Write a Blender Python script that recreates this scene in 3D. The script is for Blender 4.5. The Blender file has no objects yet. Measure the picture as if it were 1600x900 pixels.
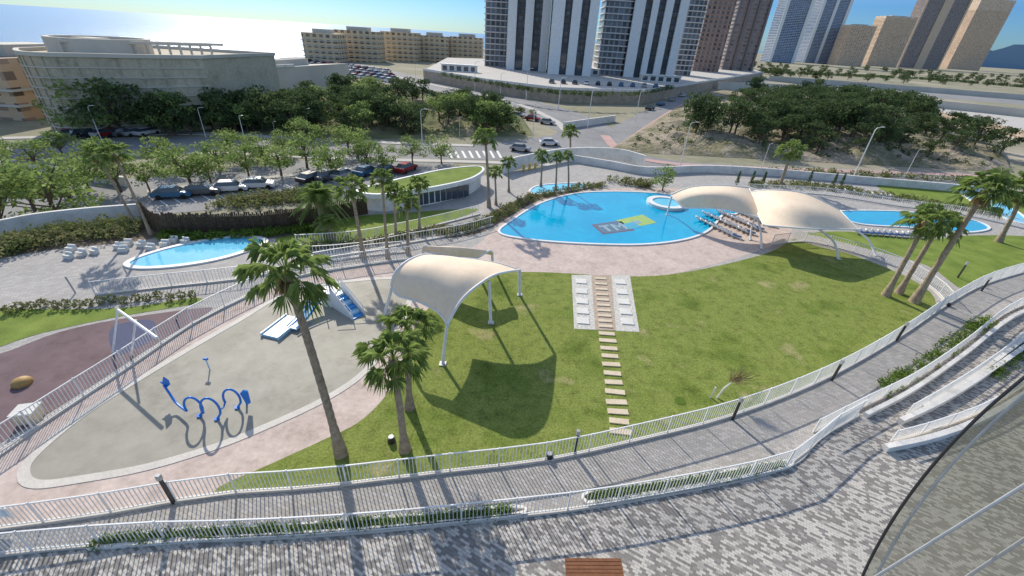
import bpy, math, random
from mathutils import Vector, Matrix, noise
from mathutils.geometry import tessellate_polygon
random.seed(11)
R=math.radians; PI=math.pi; RU=random.uniform
S=bpy.context.scene; COL=S.collection
FL=667.0; CAM=Vector((0,0,17)); SZ=-6.0
up=Vector((70,1126,667)).normalized(); fc=Vector((0,0,-1))
yc=(fc-up*fc.dot(up)).normalized(); xc=yc.cross(up)
MC=Matrix((xc,yc,up)); FW=MC@fc
cd=bpy.data.cameras.new('camera'); cam=bpy.data.objects.new('camera',cd); COL.objects.link(cam)
cam.matrix_world=Matrix.Translation(CAM)@MC.to_4x4(); cd.sensor_width=36; cd.lens=FL/1600*36
cd.clip_start=.1; cd.clip_end=80000; S.camera=cam
def ray(px,py): return MC@Vector((px-800,450-py,-FL))
def P(px,py,z=0.0):
    w=ray(px,py); return CAM+w*((z-CAM.z)/w.z)
def Q(px,py,Y):
    w=ray(px,py); return CAM+w*(Y/w.y)
def mpp(p): return (p-CAM).dot(FW)/FL     # metres per photo pixel at p
# ---------- sky, sun
w=bpy.data.worlds.new('World'); S.world=w; w.use_nodes=True
sd=ray(400,30); AZ=math.atan2(sd.x,sd.y); EL=R(33); wn_=w.node_tree
sky=wn_.nodes.new('ShaderNodeTexSky'); sky.sky_type='NISHITA'; sky.sun_disc=False
sky.sun_elevation=EL; sky.sun_rotation=AZ; sky.air_density=1.0; sky.dust_density=.45; sky.ozone_density=1.5
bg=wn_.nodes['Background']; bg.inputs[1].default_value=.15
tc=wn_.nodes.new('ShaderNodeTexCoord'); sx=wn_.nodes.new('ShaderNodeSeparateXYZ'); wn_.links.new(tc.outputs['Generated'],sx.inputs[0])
cr=wn_.nodes.new('ShaderNodeValToRGB'); e=cr.color_ramp.elements; e[0].position=0; e[0].color=(.3,.5,.78,1); e[1].position=.4; e[1].color=(1.75,1.55,1.4,1)  # horizon tinted darker blue, upper sky boosted as added warm fill light
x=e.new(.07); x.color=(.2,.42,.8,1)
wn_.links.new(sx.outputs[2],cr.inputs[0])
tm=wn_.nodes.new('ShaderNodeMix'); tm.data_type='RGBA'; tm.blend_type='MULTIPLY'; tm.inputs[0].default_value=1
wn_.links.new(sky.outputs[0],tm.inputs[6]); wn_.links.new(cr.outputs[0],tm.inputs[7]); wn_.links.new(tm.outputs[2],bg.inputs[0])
sl=bpy.data.lights.new('sun','SUN'); sl.energy=5.0; sl.angle=R(.6); sl.color=(1,.93,.81)
so=bpy.data.objects.new('sun',sl); COL.objects.link(so)
sv=Vector((math.sin(AZ)*math.cos(EL),math.cos(AZ)*math.cos(EL),math.sin(EL)))
so.rotation_euler=sv.to_track_quat('Z','Y').to_euler()
S.view_settings.view_transform='Standard'; S.view_settings.look='None'; S.view_settings.exposure=0
# ---------- materials
def c4(c): return (c[0],c[1],c[2],1)
def newm(n):
    m=bpy.data.materials.new(n); m.use_nodes=True; nt=m.node_tree
    return m,nt,nt.nodes['Principled BSDF'],(lambda a,b:nt.links.new(a,b))
def nz(nt,L,vec,scale,detail=4,rough=.55):
    n=nt.nodes.new('ShaderNodeTexNoise'); n.inputs['Scale'].default_value=scale; n.inputs['Detail'].default_value=detail; n.inputs['Roughness'].default_value=rough
    L(vec,n.inputs['Vector']); return n.outputs['Fac']
def ramp(nt,L,fac,cols,lo=.3,hi=.7,const=False):
    r=nt.nodes.new('ShaderNodeValToRGB'); e=r.color_ramp.elements
    while len(e)<len(cols): e.new(.5)
    for i,c in enumerate(cols):
        e[i].position=lo+(hi-lo)*i/max(1,len(cols)-(0 if const else 1)); e[i].color=c4(c)
    if const: r.color_ramp.interpolation='CONSTANT'
    L(fac,r.inputs[0]); return r.outputs[0]
def mixc(nt,L,f,a,b,mode='MIX'):
    m=nt.nodes.new('ShaderNodeMix'); m.data_type='RGBA'; m.blend_type=mode
    for s,v in ((0,f),(6,a),(7,b)):
        if isinstance(v,(int,float)): m.inputs[s].default_value=v
        elif isinstance(v,tuple): m.inputs[s].default_value=c4(v)
        else: L(v,m.inputs[s])
    return m.outputs[2]
def bmp(nt,L,b,h,s,d=.05):
    n=nt.nodes.new('ShaderNodeBump'); n.inputs['Strength'].default_value=s; n.inputs['Distance'].default_value=d
    L(h,n.inputs['Height']); L(n.outputs[0],b.inputs['Normal'])
def M(n,cols,scale=2,rough=.8,bump=0,fine=12,spec=.3,metal=0,fs=.35,bd=.03,stain=0,ss=.9):
    m,nt,b,L=newm(n); g=nt.nodes.new('ShaderNodeNewGeometry').outputs['Position']
    b.inputs['Roughness'].default_value=rough; b.inputs['Specular IOR Level'].default_value=spec; b.inputs['Metallic'].default_value=metal
    if len(cols)==1: cols=[cols[0],tuple(c*.88 for c in cols[0])]
    c=ramp(nt,L,nz(nt,L,g,scale),cols)
    f=nz(nt,L,g,fine,6,.7); c=mixc(nt,L,fs,c,ramp(nt,L,f,[(.35,.35,.35),(1.5,1.5,1.5)],.25,.75),'MULTIPLY')
    if stain: c=mixc(nt,L,stain,c,ramp(nt,L,nz(nt,L,g,ss,7,.75),[(.45,.43,.4),(1,1,1),(1.15,1.15,1.15)],.35,.62),'MULTIPLY')
    L(c,b.inputs['Base Color'])
    if bump: bmp(nt,L,b,f,bump,bd)
    return m
def brick(n,cols,bw,bh,mcol,ms=.012,rot=0,rough=.85,lo=0,hi=1):
    m,nt,b,L=newm(n); g=nt.nodes.new('ShaderNodeNewGeometry').outputs['Position']
    mp=nt.nodes.new('ShaderNodeMapping'); mp.inputs['Rotation'].default_value=(0,0,rot); L(g,mp.inputs['Vector'])
    t=nt.nodes.new('ShaderNodeTexBrick'); L(mp.outputs[0],t.inputs['Vector'])
    for k,v in (('Scale',1),('Brick Width',bw),('Row Height',bh),('Mortar Size',ms),('Mortar Smooth',.1),('Bias',0)): t.inputs[k].default_value=v
    t.inputs['Color1'].default_value=(0,0,0,1); t.inputs['Color2'].default_value=(1,1,1,1); t.inputs['Mortar'].default_value=(.5,.5,.5,1)
    c=ramp(nt,L,t.outputs['Color'],cols,lo,hi,True); c=mixc(nt,L,t.outputs['Fac'],c,mcol)
    c=mixc(nt,L,.45,c,ramp(nt,L,nz(nt,L,g,.35,5),[(.78,.78,.78),(1.12,1.1,1.08)]),'MULTIPLY')
    c=mixc(nt,L,.3,c,ramp(nt,L,nz(nt,L,g,9,5,.7),[(.6,.6,.6),(1.35,1.35,1.35)]),'MULTIPLY')
    L(c,b.inputs['Base Color']); b.inputs['Roughness'].default_value=rough; b.inputs['Specular IOR Level'].default_value=.2
    return m
def foliage(n,cols,scale=1.0,tr=.35,gs_=.0):
    m,nt,b,L=newm(n); nt.nodes.remove(b); g=nt.nodes.new('ShaderNodeNewGeometry')
    f=nz(nt,L,g.outputs['Position'],scale,5,.7); c=ramp(nt,L,f,cols)
    c=mixc(nt,L,.6,c,ramp(nt,L,g.outputs['Random Per Island'],[(.5,.5,.5),(1.45,1.45,1.35)],0,1),'MULTIPLY')
    d=nt.nodes.new('ShaderNodeBsdfDiffuse'); t=nt.nodes.new('ShaderNodeBsdfTranslucent'); x=nt.nodes.new('ShaderNodeMixShader'); x.inputs[0].default_value=tr
    gl=nt.nodes.new('ShaderNodeBsdfGlossy'); gl.inputs['Roughness'].default_value=.5; y=nt.nodes.new('ShaderNodeMixShader'); y.inputs[0].default_value=gs_
    L(c,d.inputs[0]); L(c,t.inputs[0]); L(d.outputs[0],x.inputs[1]); L(t.outputs[0],x.inputs[2])
    L(x.outputs[0],y.inputs[1]); L(gl.outputs[0],y.inputs[2]); L(y.outputs[0],nt.nodes['Material Output'].inputs[0]); return m
def facade(n,wall,glass,w_,h_,fw,fh):
    m,nt,b,L=newm(n); uv=nt.nodes.new('ShaderNodeUVMap'); sp=nt.nodes.new('ShaderNodeSeparateXYZ'); L(uv.outputs[0],sp.inputs[0])
    def mt(op,a,bv=None):
        x=nt.nodes.new('ShaderNodeMath'); x.operation=op
        for i,v in enumerate((a,bv)):
            if v is None: continue
            if isinstance(v,(int,float)): x.inputs[i].default_value=v
            else: L(v,x.inputs[i])
        return x.outputs[0]
    us=mt('DIVIDE',sp.outputs[0],w_); vs=mt('DIVIDE',sp.outputs[1],h_)
    a=mt('LESS_THAN',mt('FRACT',us),fw); c=mt('LESS_THAN',mt('FRACT',vs),fh); k=mt('MULTIPLY',a,c)
    cb=nt.nodes.new('ShaderNodeCombineXYZ'); L(mt('FLOOR',us),cb.inputs[0]); L(mt('FLOOR',vs),cb.inputs[1])
    wn=nt.nodes.new('ShaderNodeTexWhiteNoise'); L(cb.outputs[0],wn.inputs[0])
    g=mixc(nt,L,wn.outputs[0],tuple(x*.4 for x in glass),tuple(min(1,x*2.2) for x in glass))
    gp=nt.nodes.new('ShaderNodeNewGeometry').outputs['Position']
    wc=mixc(nt,L,nz(nt,L,gp,.15),wall,tuple(x*.75 for x in wall))
    L(mixc(nt,L,k,wc,g),b.inputs['Base Color']); r=nt.nodes.new('ShaderNodeMapRange'); L(k,r.inputs[0]); r.inputs[3].default_value=.8; r.inputs[4].default_value=.25; L(r.outputs[0],b.inputs['Roughness'])
    return m
def pwater(n,cols,scale=.18,bs=2.2,st=.2):
    m,nt,b,L=newm(n); g=nt.nodes.new('ShaderNodeNewGeometry').outputs['Position']
    c=ramp(nt,L,nz(nt,L,g,scale,3),cols); v=nt.nodes.new('ShaderNodeTexVoronoi'); v.feature='SMOOTH_F1'; v.inputs['Scale'].default_value=1.6; L(g,v.inputs['Vector'])
    c=mixc(nt,L,.35,c,ramp(nt,L,v.outputs['Distance'],[(.85,.9,.92),(1.0,1.0,1.0),(1.35,1.25,1.15)],.2,.8),'MULTIPLY')
    L(c,b.inputs['Base Color']); b.inputs['Roughness'].default_value=.07; b.inputs['IOR'].default_value=1.33; bmp(nt,L,b,nz(nt,L,g,bs,3),st,.05); return m
def seamat():
    m,nt,b,L=newm('sea_water'); g=nt.nodes.new('ShaderNodeNewGeometry').outputs['Position']
    b.inputs['Base Color'].default_value=(.04,.15,.27,1); b.inputs['Roughness'].default_value=.24; b.inputs['IOR'].default_value=1.33
    bmp(nt,L,b,nz(nt,L,g,.12,8,.75),.85,1.3); return m
m_lawn=M('lawn_grass',[(.11,.15,.028),(.155,.205,.04),(.21,.25,.06),(.175,.22,.048),(.34,.31,.14)],.3,.9,.6,9,.1,0,.85,.03,.6,1.5)
m_lawn2=M('lawn_grass_far',[(.13,.19,.035),(.22,.28,.06)],.5,.9,.3,15,.1,0,.5,.03,.3)
m_deck=M('pink_concrete',[(.48,.385,.335),(.58,.475,.42)],.4,.8,.05,3,.2,0,.35,.03,.35)
m_splash=M('wet_splash_floor',[(.25,.235,.19),(.33,.31,.255),(.28,.265,.215)],.2,.62,.02,1.2,.2,0,.2,.03,.4,.35)
m_rim=M('pale_rim',[(.6,.56,.5)],1,.7)
m_path=brick('grey_paver',[(.36,.34,.31),(.46,.43,.4),(.41,.385,.355)],.3,.15,(.27,.255,.235),.012,R(20),lo=.2,hi=.8)
m_walk=brick('light_paver',[(.37,.35,.33),(.45,.43,.4),(.41,.39,.365)],.4,.2,(.31,.295,.28),.015,R(-35),lo=.2,hi=.8)
m_tile=brick('mosaic_block_paver',[(.21,.195,.18),(.25,.235,.215),(.36,.335,.305),(.49,.46,.41),(.53,.495,.445)],.22,.11,(.27,.255,.235),.008,R(28),lo=.2,hi=.8)
m_white=M('white_paint',[(.82,.81,.78)],1,.45)
m_wall=M('white_render_wall',[(.8,.77,.72),(.66,.63,.58)],.5,.8,0,12,.3,0,.35,.03,.3)
m_met=M('dark_metal',[(.04,.04,.043)],2,.4,0,12,.5,.3)
m_grey=M('grey_metal',[(.45,.46,.47)],2,.4,0,12,.5,.4)
m_play=M('purple_rubber',[(.15,.105,.11),(.2,.14,.145)],.4,.9,.1,30,.2,0,.35,.03,.4)
m_play2=M('blue_rubber',[(.09,.1,.17)],.4,.9)
m_yel=M('yellow_paint',[(.65,.45,.08)],1,.5); m_ochre=M('ochre_rubber',[(.42,.26,.09)],1,.6)
m_blue=M('blue_paint',[(.015,.2,.68)],1,.3,0,8,.5); m_navy=M('navy_fabric',[(.03,.08,.22)],1,.8); m_step=M('bright_blue_step',[(.04,.3,.72)],1,.4)
m_lblue=M('light_blue_plastic',[(.42,.68,.85)],1,.3)
m_pool=pwater('lagoon_water',[(0.0,.3,.52),(0.0,.39,.62)])
m_kpool=pwater('pale_pool_water',[(.12,.5,.7),(.2,.6,.8)])
def mos(n,c): return M(n,[c],1,.15,0,3,.5,0,.3)
m_red=mos('maroon_mosaic',(.16,.06,.08)); m_lime=mos('lime_mosaic',(.36,.5,.06)); m_cyan=mos('cyan_mosaic',(.05,.38,.52)); m_wm=mos('pale_mosaic',(.26,.38,.42)); m_gm=mos('grey_mosaic',(.09,.15,.2))
m_fab=M('cream_membrane',[(.82,.65,.47),(.86,.7,.53)],.15,.7,0,3,.15,0,.12,.03,.12)
m_peb=M('white_pebbles',[(.4,.38,.34),(.7,.68,.62)],7,.9,.8,25)
m_slab=M('pale_slab',[(.7,.68,.63)],1,.8); m_sand=M('sandstone_slab',[(.58,.48,.34),(.68,.58,.43)],1.2,.85)
m_brk=brick('terracotta_brick_path',[(.42,.32,.24),(.5,.4,.31)],.22,.11,(.36,.31,.26),.012,0)
m_wood=M('brown_wood',[(.17,.07,.03),(.24,.1,.045)],3,.6)
m_cane=M('cane_brown',[(.06,.045,.03),(.14,.1,.065)],6,.9,.3)
m_trunk=M('palm_bark',[(.24,.18,.12),(.42,.33,.24)],5,.95,1,18); m_bark=M('tree_bark',[(.14,.1,.08)],5,.95)
m_palm=foliage('palm_leaf',[(.17,.25,.06),(.35,.44,.15)],.8,.45,.03); m_dead=foliage('dead_palm_leaf',[(.36,.25,.13),(.48,.36,.2)],1,.2)
m_pine=foliage('pine_foliage',[(.065,.1,.045),(.13,.18,.078)],.2,.35); m_broad=foliage('light_foliage',[(.17,.25,.075),(.31,.39,.14)],.25,.42)
m_shrub=foliage('shrub_foliage',[(.1,.14,.05),(.22,.24,.1),(.32,.28,.16)],.5,.3); m_hedge=foliage('hedge_foliage',[(.1,.16,.03),(.19,.28,.06)],.6,.35)
m_land=M('dry_land',[(.36,.32,.25),(.26,.25,.17),(.44,.39,.31)],.012,.95,.3,.3,.1)
m_rock=M('pale_rock',[(.15,.16,.09),(.44,.37,.28),(.22,.21,.12),(.58,.5,.4)],.07,.95,1,.7,.1,0,.7,1.0)
m_scrub=M('scrub_ground',[(.11,.13,.06),(.18,.19,.09),(.34,.27,.19)],.08,.95,.5,1,.1)
m_asph=M('asphalt',[(.22,.22,.222),(.3,.295,.29)],.1,.9,.1,8,.2,0,.35,.03,.3); m_pave=M('pavement',[(.52,.49,.45)],.3,.9); m_pinkp=M('pink_pavement',[(.52,.34,.31)],.3,.9)
m_mark=M('road_paint',[(.78,.77,.73)],1,.7); m_stone=M('brown_stone_wall',[(.32,.26,.19),(.5,.41,.32)],.5,.95,.6,1.5)
m_conc=M('concrete',[(.52,.48,.41),(.61,.57,.49)],.1,.85); m_soil=M('dark_soil',[(.11,.085,.06),(.2,.155,.11)],1,.95,.5)
m_dslab=M('dark_slab',[(.15,.14,.135)],.3,.8); m_bslab=M('brown_slab',[(.36,.26,.21)],.3,.8); m_screen=M('beige_screen',[(.47,.41,.3),(.54,.48,.36)],.08,.9,.3,1.6,.2,0,.35,.05,.4,.15)
m_glass=M('dark_glass',[(.05,.07,.09)],1,.08,0,5,.8,0,.1); m_tyre=M('tyre',[(.02,.02,.02)],2,.8)
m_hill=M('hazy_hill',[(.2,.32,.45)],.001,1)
# ---------- mesh builder
class MB:
    def __init__(s): s.v=[]; s.f=[]
    def add(s,vs,fs):
        o=len(s.v); s.v+=[tuple(v) for v in vs]; s.f+=[tuple(i+o for i in f) for f in fs]; return s
    def box(s,c,d,rz=0,ax=None):
        x,y,z=d[0]/2,d[1]/2,d[2]/2; m=ax or Matrix.Rotation(rz,3,'Z'); c=Vector(c)
        return s.add([c+m@Vector((a*x,b*y,e*z)) for e in (-1,1) for b in (-1,1) for a in (-1,1)],[(0,2,3,1),(4,5,7,6),(0,1,5,4),(2,6,7,3),(0,4,6,2),(1,3,7,5)])
    def bar(s,a,b,w,h=None):
        a=Vector(a); b=Vector(b); d=b-a; q=d.to_track_quat('X','Z').to_matrix(); return s.box((a+b)/2,(d.length,w,h or w),0,q)
    def tube(s,pts,r,n=6):
        pts=[Vector(p) for p in pts]; k=len(pts); rs=r if isinstance(r,(list,tuple)) else [r]*k; vs=[]
        for i,p in enumerate(pts):
            d=(pts[min(i+1,k-1)]-pts[max(i-1,0)]).normalized(); a=d.cross(Vector((0.13,.97,.2))).normalized(); b=d.cross(a)
            vs+=[p+(a*math.cos(2*PI*j/n)+b*math.sin(2*PI*j/n))*rs[i] for j in range(n)]
        fs=[(i*n+j,i*n+(j+1)%n,(i+1)*n+(j+1)%n,(i+1)*n+j) for i in range(k-1) for j in range(n)]
        return s.add(vs,fs+[tuple(range(n)),tuple(range((k-1)*n,k*n))])
    def prism(s,poly,z0,z1,side=True):
        pl=[Vector((p[0],p[1],0)) for p in poly]; n=len(pl); t=tessellate_polygon([pl])
        tt=[]
        for a,b,c in t:
            if (pl[b]-pl[a]).cross(pl[c]-pl[a]).z<0: a,c=c,a
            tt.append((a,b,c))
        s.add([(p.x,p.y,z1) for p in pl],tt)
        if side: s.add([(p.x,p.y,z) for z in (z0,z1) for p in pl],[(i,(i+1)%n,(i+1)%n+n,i+n) for i in range(n)])
        return s
    def strip(s,pts,w_,z0,z1,closed=False):
        n=len(pts); vs=[]
        for i,p in enumerate(pts):
            a=pts[(i-1)%n] if closed or i else pts[0]; b=pts[(i+1)%n] if closed or i<n-1 else pts[-1]
            d=Vector((b[0]-a[0],b[1]-a[1],0)); d=d.normalized() if d.length>1e-6 else Vector((1,0,0)); q=Vector((-d.y,d.x,0))*w_/2; p=Vector((p[0],p[1],0))
            vs+=[(p+q)+Vector((0,0,z0)),(p+q)+Vector((0,0,z1)),(p-q)+Vector((0,0,z1)),(p-q)+Vector((0,0,z0))]
        fs=[]
        for i in range(n if closed else n-1):
            a=i*4; b=((i+1)%n)*4; fs+=[(a+k,a+(k+1)%4,b+(k+1)%4,b+k) for k in range(4)]
        if not closed: fs+=[(0,3,2,1),(n*4-4,n*4-3,n*4-2,n*4-1)]
        return s.add(vs,fs)
    def leaves(s,c,rad,n,size):
        c=Vector(c)
        for _ in range(n):
            d=Vector((random.gauss(0,1),random.gauss(0,1),random.gauss(0,1))).normalized(); r=RU(.35,1)**.5
            p=c+Vector((d.x*rad[0],d.y*rad[1],d.z*rad[2]))*r
            a=Vector((RU(-1,1),RU(-1,1),RU(-1,1))).normalized(); b=a.cross(Vector((RU(-1,1),RU(-1,1),RU(-1,1)))).normalized(); k=size*RU(.6,1.3)
            s.add([p-a*k,p+b*k*.5,p+a*k,p-b*k*.5],[(0,1,2,3)])
    def mesh(s,name,mat,smooth=False,uv=False,off=Vector((0,0,0))):
        me=bpy.data.meshes.new(name); me.from_pydata([(v[0]-off.x,v[1]-off.y,v[2]-off.z) for v in s.v],[],s.f); me.materials.append(mat)
        if smooth: me.polygons.foreach_set('use_smooth',[True]*len(me.polygons))
        if uv:
            ul=me.uv_layers.new(name='UVMap')
            for p in me.polygons:
                t=Vector((0,0,1)).cross(p.normal); t=t.normalized() if t.length>.01 else Vector((1,0,0))
                for li in p.loop_indices:
                    v=Vector(s.v[me.loops[li].vertex_index]); ul.data[li].uv=(v.dot(t)+500,v.z+20)
        me.update(); return me
    def build(s,name,mat,parent=None,smooth=False,uv=False):
        if parent: off=parent.location.copy()
        else:
            xs=[v[0] for v in s.v]; ys=[v[1] for v in s.v]; off=Vector(((min(xs)+max(xs))/2,(min(ys)+max(ys))/2,min(v[2] for v in s.v)))
        o=bpy.data.objects.new(name,s.mesh(name,mat,smooth,uv,off)); COL.objects.link(o)
        if parent: o.parent=parent
        else: o.location=off
        return o
def tag(o,label=None,cat=None,group=None,kind=None):
    for k,v in (('label',label),('category',cat),('group',group),('kind',kind)):
        if v: o[k]=v
    return o
def empty(name,loc,label,cat,group=None):
    o=bpy.data.objects.new(name,None); COL.objects.link(o); o.location=loc; o.empty_display_size=.3; return tag(o,label,cat,group)
def inst(name,loc,rz,sc,parts,label,cat,group=None):
    o=empty(name,loc,label,cat,group); o.rotation_euler=(0,0,rz); o.scale=(sc,sc,sc) if isinstance(sc,(int,float)) else sc
    for pn,me in parts:
        c=bpy.data.objects.new(pn,me); COL.objects.link(c); c.parent=o
    return o
def struct(mb,name,mat,label=None,cat=None,**k):
    o=mb.build(name,mat,**k); tag(o,label or name.replace('_',' ')+' in the view',cat or name.replace('_',' '),None,'structure'); return o
def cat_rom(pts,n=6,closed=False):
    out=[]; k=len(pts)
    for i in range(k if closed else k-1):
        g=(lambda j:pts[j%k]) if closed else (lambda j:pts[max(0,min(k-1,j))])
        a,b,c,d=g(i-1),g(i),g(i+1),g(i+2)
        for j in range(n):
            t=j/n; out.append(.5*((2*b)+(c-a)*t+(2*a-5*b+4*c-d)*t*t+(3*b-a-3*c+d)*t**3))
    if not closed: out.append(pts[-1])
    return out
def W(px,z=0,sm=6,closed=False):
    p=[P(a[0],a[1],z) for a in px]; return cat_rom(p,sm,closed) if sm else p
def sheet(name,px,z,mat,label,cat=None,sm=5,lz=0):
    mb=MB(); mb.prism(W(px,lz,sm,True) if sm else W(px,lz,0),0,lz+z,False); return struct(mb,name,mat,label,cat)
ORD=['first','second','third','fourth','fifth','sixth','seventh','eighth','ninth','tenth','eleventh','twelfth','thirteenth','fourteenth','fifteenth','sixteenth','seventeenth','eighteenth','nineteenth','twentieth']
# ---------- land, sea
far=lambda px,D: Vector((ray(px,60).x,ray(px,60).y,0)).normalized()*D
coast=[P(-1200,110,SZ),P(-500,80,SZ),P(-150,80,SZ),P(0,84,SZ),P(150,90,SZ),P(300,92,SZ),P(400,93,SZ),P(480,90,SZ),P(560,82,SZ),P(660,80,SZ),P(760,76,SZ),far(810,1500),far(900,4000),far(1100,7000),far(1700,9000),Vector((9000,-300,0)),Vector((-500,-300,0))]
struct(MB().prism(coast,-32,SZ),'ground',m_land,'dry beige land running to the coast and horizon','ground')
struct(MB().prism([(-40000,-2000),(60000,-2000),(60000,60000),(-40000,60000)],-32,-30,False),'sea',seamat(),'blue sea with bright sun glitter behind the buildings','sea')
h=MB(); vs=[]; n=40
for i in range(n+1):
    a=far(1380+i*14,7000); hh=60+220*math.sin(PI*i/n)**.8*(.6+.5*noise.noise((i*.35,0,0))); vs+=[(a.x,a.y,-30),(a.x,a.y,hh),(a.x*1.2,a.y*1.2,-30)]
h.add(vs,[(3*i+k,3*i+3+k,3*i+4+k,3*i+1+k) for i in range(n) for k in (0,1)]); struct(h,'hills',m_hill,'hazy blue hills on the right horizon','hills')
# ---------- garden plateau
B=[(-300,420),(-120,382),(0,366),(60,354),(140,344),(222,337),(250,356),(330,354),(420,350),(500,338),(560,325),(600,300),(700,278),(760,274),(800,268),(840,262),(890,252),(950,262),(1010,272),(1100,269),(1200,274),(1350,287),(1500,300),(1600,312),(1800,342),(2100,420)]
BW=W(B,0,0); foot=BW+[Vector((95,-15,0)),Vector((-75,-15,0))]
struct(MB().prism(foot,SZ-1,0),'garden_ground',m_walk,'light grey paved base of the pool garden','paving')
def wallline(name,px,z,hh,wd,mat,label,cat='wall',group=None,sm=4):
    return tag(MB().strip(W(px,z,sm),wd,z,z+hh).build(name,mat),label,cat,group)
wallline('garden_wall',B[16:25],0,1.1,.3,m_wall,'long curved white garden wall between the pools and the road')
wallline('garden_wall',B[1:6],0,1.2,.3,m_wall,'low white garden wall at the left beside the street trees')
wallline('garden_wall',[(785,272),(820,262),(885,250),(960,250),(1005,262)],0,1.9,.3,m_wall,'short curved white wall with yellow doors behind the small pool')
sheet('deck',[(-60,742),(80,657),(200,579),(300,512),(370,477),(450,442),(560,420),(650,408),(735,388),(768,362),(800,336),(850,310),(920,296),(1060,294),(1130,298),(1200,326),(1240,365),(1205,385),(1100,417),(1000,434),(830,430),(760,440),(700,470),(670,520),(648,575),(610,640),(560,680),(500,712),(430,745),(335,780),(150,803),(20,818),(-60,826)],.006,m_deck,'pinkish concrete deck around the pools','deck')
sheet('lawn',[(335,770),(430,722),(500,690),(560,660),(600,622),(622,585),(640,530),(680,470),(740,432),(830,425),(1000,432),(1100,420),(1200,395),(1245,372),(1270,383),(1330,398),(1400,425),(1448,452),(1462,478),(1440,508),(1350,566),(1250,610),(1150,644),(990,686),(850,715),(700,733),(500,758)],.014,m_lawn,'large curved lawn with patchy grass','lawn')
sheet('lawn',[(1258,366),(1330,362),(1440,374),(1520,368),(1620,372),(1660,405),(1600,418),(1540,438),(1505,452),(1450,418),(1370,396),(1300,384)],.014,m_lawn2,'smaller green lawn right of the big shade sail','lawn')
sheet('lawn',[(1370,290),(1420,285),(1500,300),(1620,318),(1620,335),(1500,322),(1420,312)],.014,m_lawn2,'strip of lawn beside the far white wall','lawn')
sheet('lawn',[(430,374),(500,352),(560,338),(640,332),(745,326),(705,344),(600,371),(480,386)],.014,m_lawn2,'lawn below the palms by the cane fence','lawn')
sheet('lawn',[(-80,480),(0,482),(180,482),(300,466),(308,474),(180,496),(60,522),(-80,560)],.014,m_lawn2,'narrow lawn left of the playground','lawn')
sheet('soil',[(-100,400),(0,372),(100,352),(220,344),(250,366),(205,378),(100,388),(0,404),(-100,430)],.014,m_soil,'dark planting soil at the left wall','soil')
sheet('soil',[(250,366),(330,364),(420,360),(500,349),(490,358),(430,372),(340,374),(262,376)],.016,m_soil,'dark planting soil at the foot of the cane fence','soil')
sheet('soil',[(686,362),(740,350),(766,334),(800,316),(845,300),(905,290),(942,290),(900,300),(846,312),(804,334),(774,352),(742,366),(690,372)],.018,m_soil,'dark planting soil under the shrub band by the big pool','soil')
sheet('path',[(-60,830),(20,822),(150,807),(340,776),(500,764),(700,740),(850,722),(990,692),(1150,650),(1290,594),(1400,532),(1455,492),(1475,470),(1455,445),(1400,415),(1300,388),(1245,376),(1260,366),(1370,393),(1450,416),(1510,455),(1560,436),(1620,418),(1700,440),(1600,500),(1500,560),(1345,645),(1300,680),(1250,722),(1150,750),(950,788),(810,806),(600,828),(400,842),(200,846),(-60,880)],.02,m_path,'grey block paved walkway around the lawn','path',4)
sheet('terrace',[(-200,900),(-60,872),(0,868),(200,845),(400,841),(600,828),(810,806),(950,788),(1150,752),(1245,722),(1275,680),(1345,645),(1420,605),(1500,548),(1570,492),(1700,440),(2000,520),(2100,1100),(1500,1500),(700,1500),(-200,1200)],.03,m_tile,'terrace of light and dark mosaic paving blocks','terrace',4)
sheet('playground_floor',[(-60,560),(0,553),(90,520),(180,500),(310,482),(328,486),(250,533),(120,618),(0,693),(-60,730)],.014,m_play,'purple rubber playground floor','playground floor')
sheet('playground_stripe',[(175,512),(235,500),(243,525),(205,548),(178,552)],.02,m_play2,'dark blue patch on the playground floor','floor marking')
SP=[(38,745),(50,715),(120,655),(200,603),(300,543),(380,497),(440,462),(500,445),(600,435),(640,440),(640,470),(622,515),(600,548),(560,590),(500,628),(420,665),(340,697),(230,730),(120,750),(60,757)]
sheet('splash_floor',SP,.014,m_splash,'wet tan floor of the splash zone','splash zone')
struct(MB().strip(W(SP,0,5,True),.4,0,.03,True),'splash_rim',m_rim,'pale flush rim around the splash zone','kerb')
def pool(px,label,mat,rim=.26):
    p=W(px,0,6,True); struct(MB().prism(p,0,.06,False),'water',mat,'clear water of the '+label,'water')
    struct(MB().strip(p,rim,0,.12,True),'pool_rim',m_white,'white rim of the '+label,'pool rim')
pool([(780,364),(798,346),(845,318),(900,303),(960,300),(1020,302),(1060,306),(1120,310),(1150,322),(1150,335),(1130,336),(1108,360),(1070,375),(1000,383),(900,381),(820,374)],'big blue lagoon pool',m_pool)
pool([(1305,332),(1380,330),(1450,335),(1520,345),(1545,358),(1500,364),(1420,356),(1340,350)],'far right blue pool',m_pool)
pool([(828,298),(845,290),(895,287),(925,291),(900,297),(860,302),(835,304)],'small blue pool behind the shrubs',m_kpool)
pool([(200,411),(240,395),(300,380),(360,371),(408,373),(412,382),(370,398),(320,410),(260,418),(212,419)],'teardrop kids pool on the left',m_kpool,.4)
pool([(1500,300),(1530,300),(1580,325),(1610,350),(1580,345),(1530,322)],'pale pool at the right edge',m_kpool)
# jacuzzi
jc=P(1040,320); c=[jc+Vector((2.0*math.cos(a*PI/12),2.0*math.sin(a*PI/12),0)) for a in range(24)]
j=empty('whirlpool_tub',jc,'round white whirlpool tub in the big pool','whirlpool')
MB().strip(c,.7,0,.4,True).build('tub_wall',m_white,j); MB().prism(c,.1,.3,False).build('tub_water',m_kpool,j)
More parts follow.
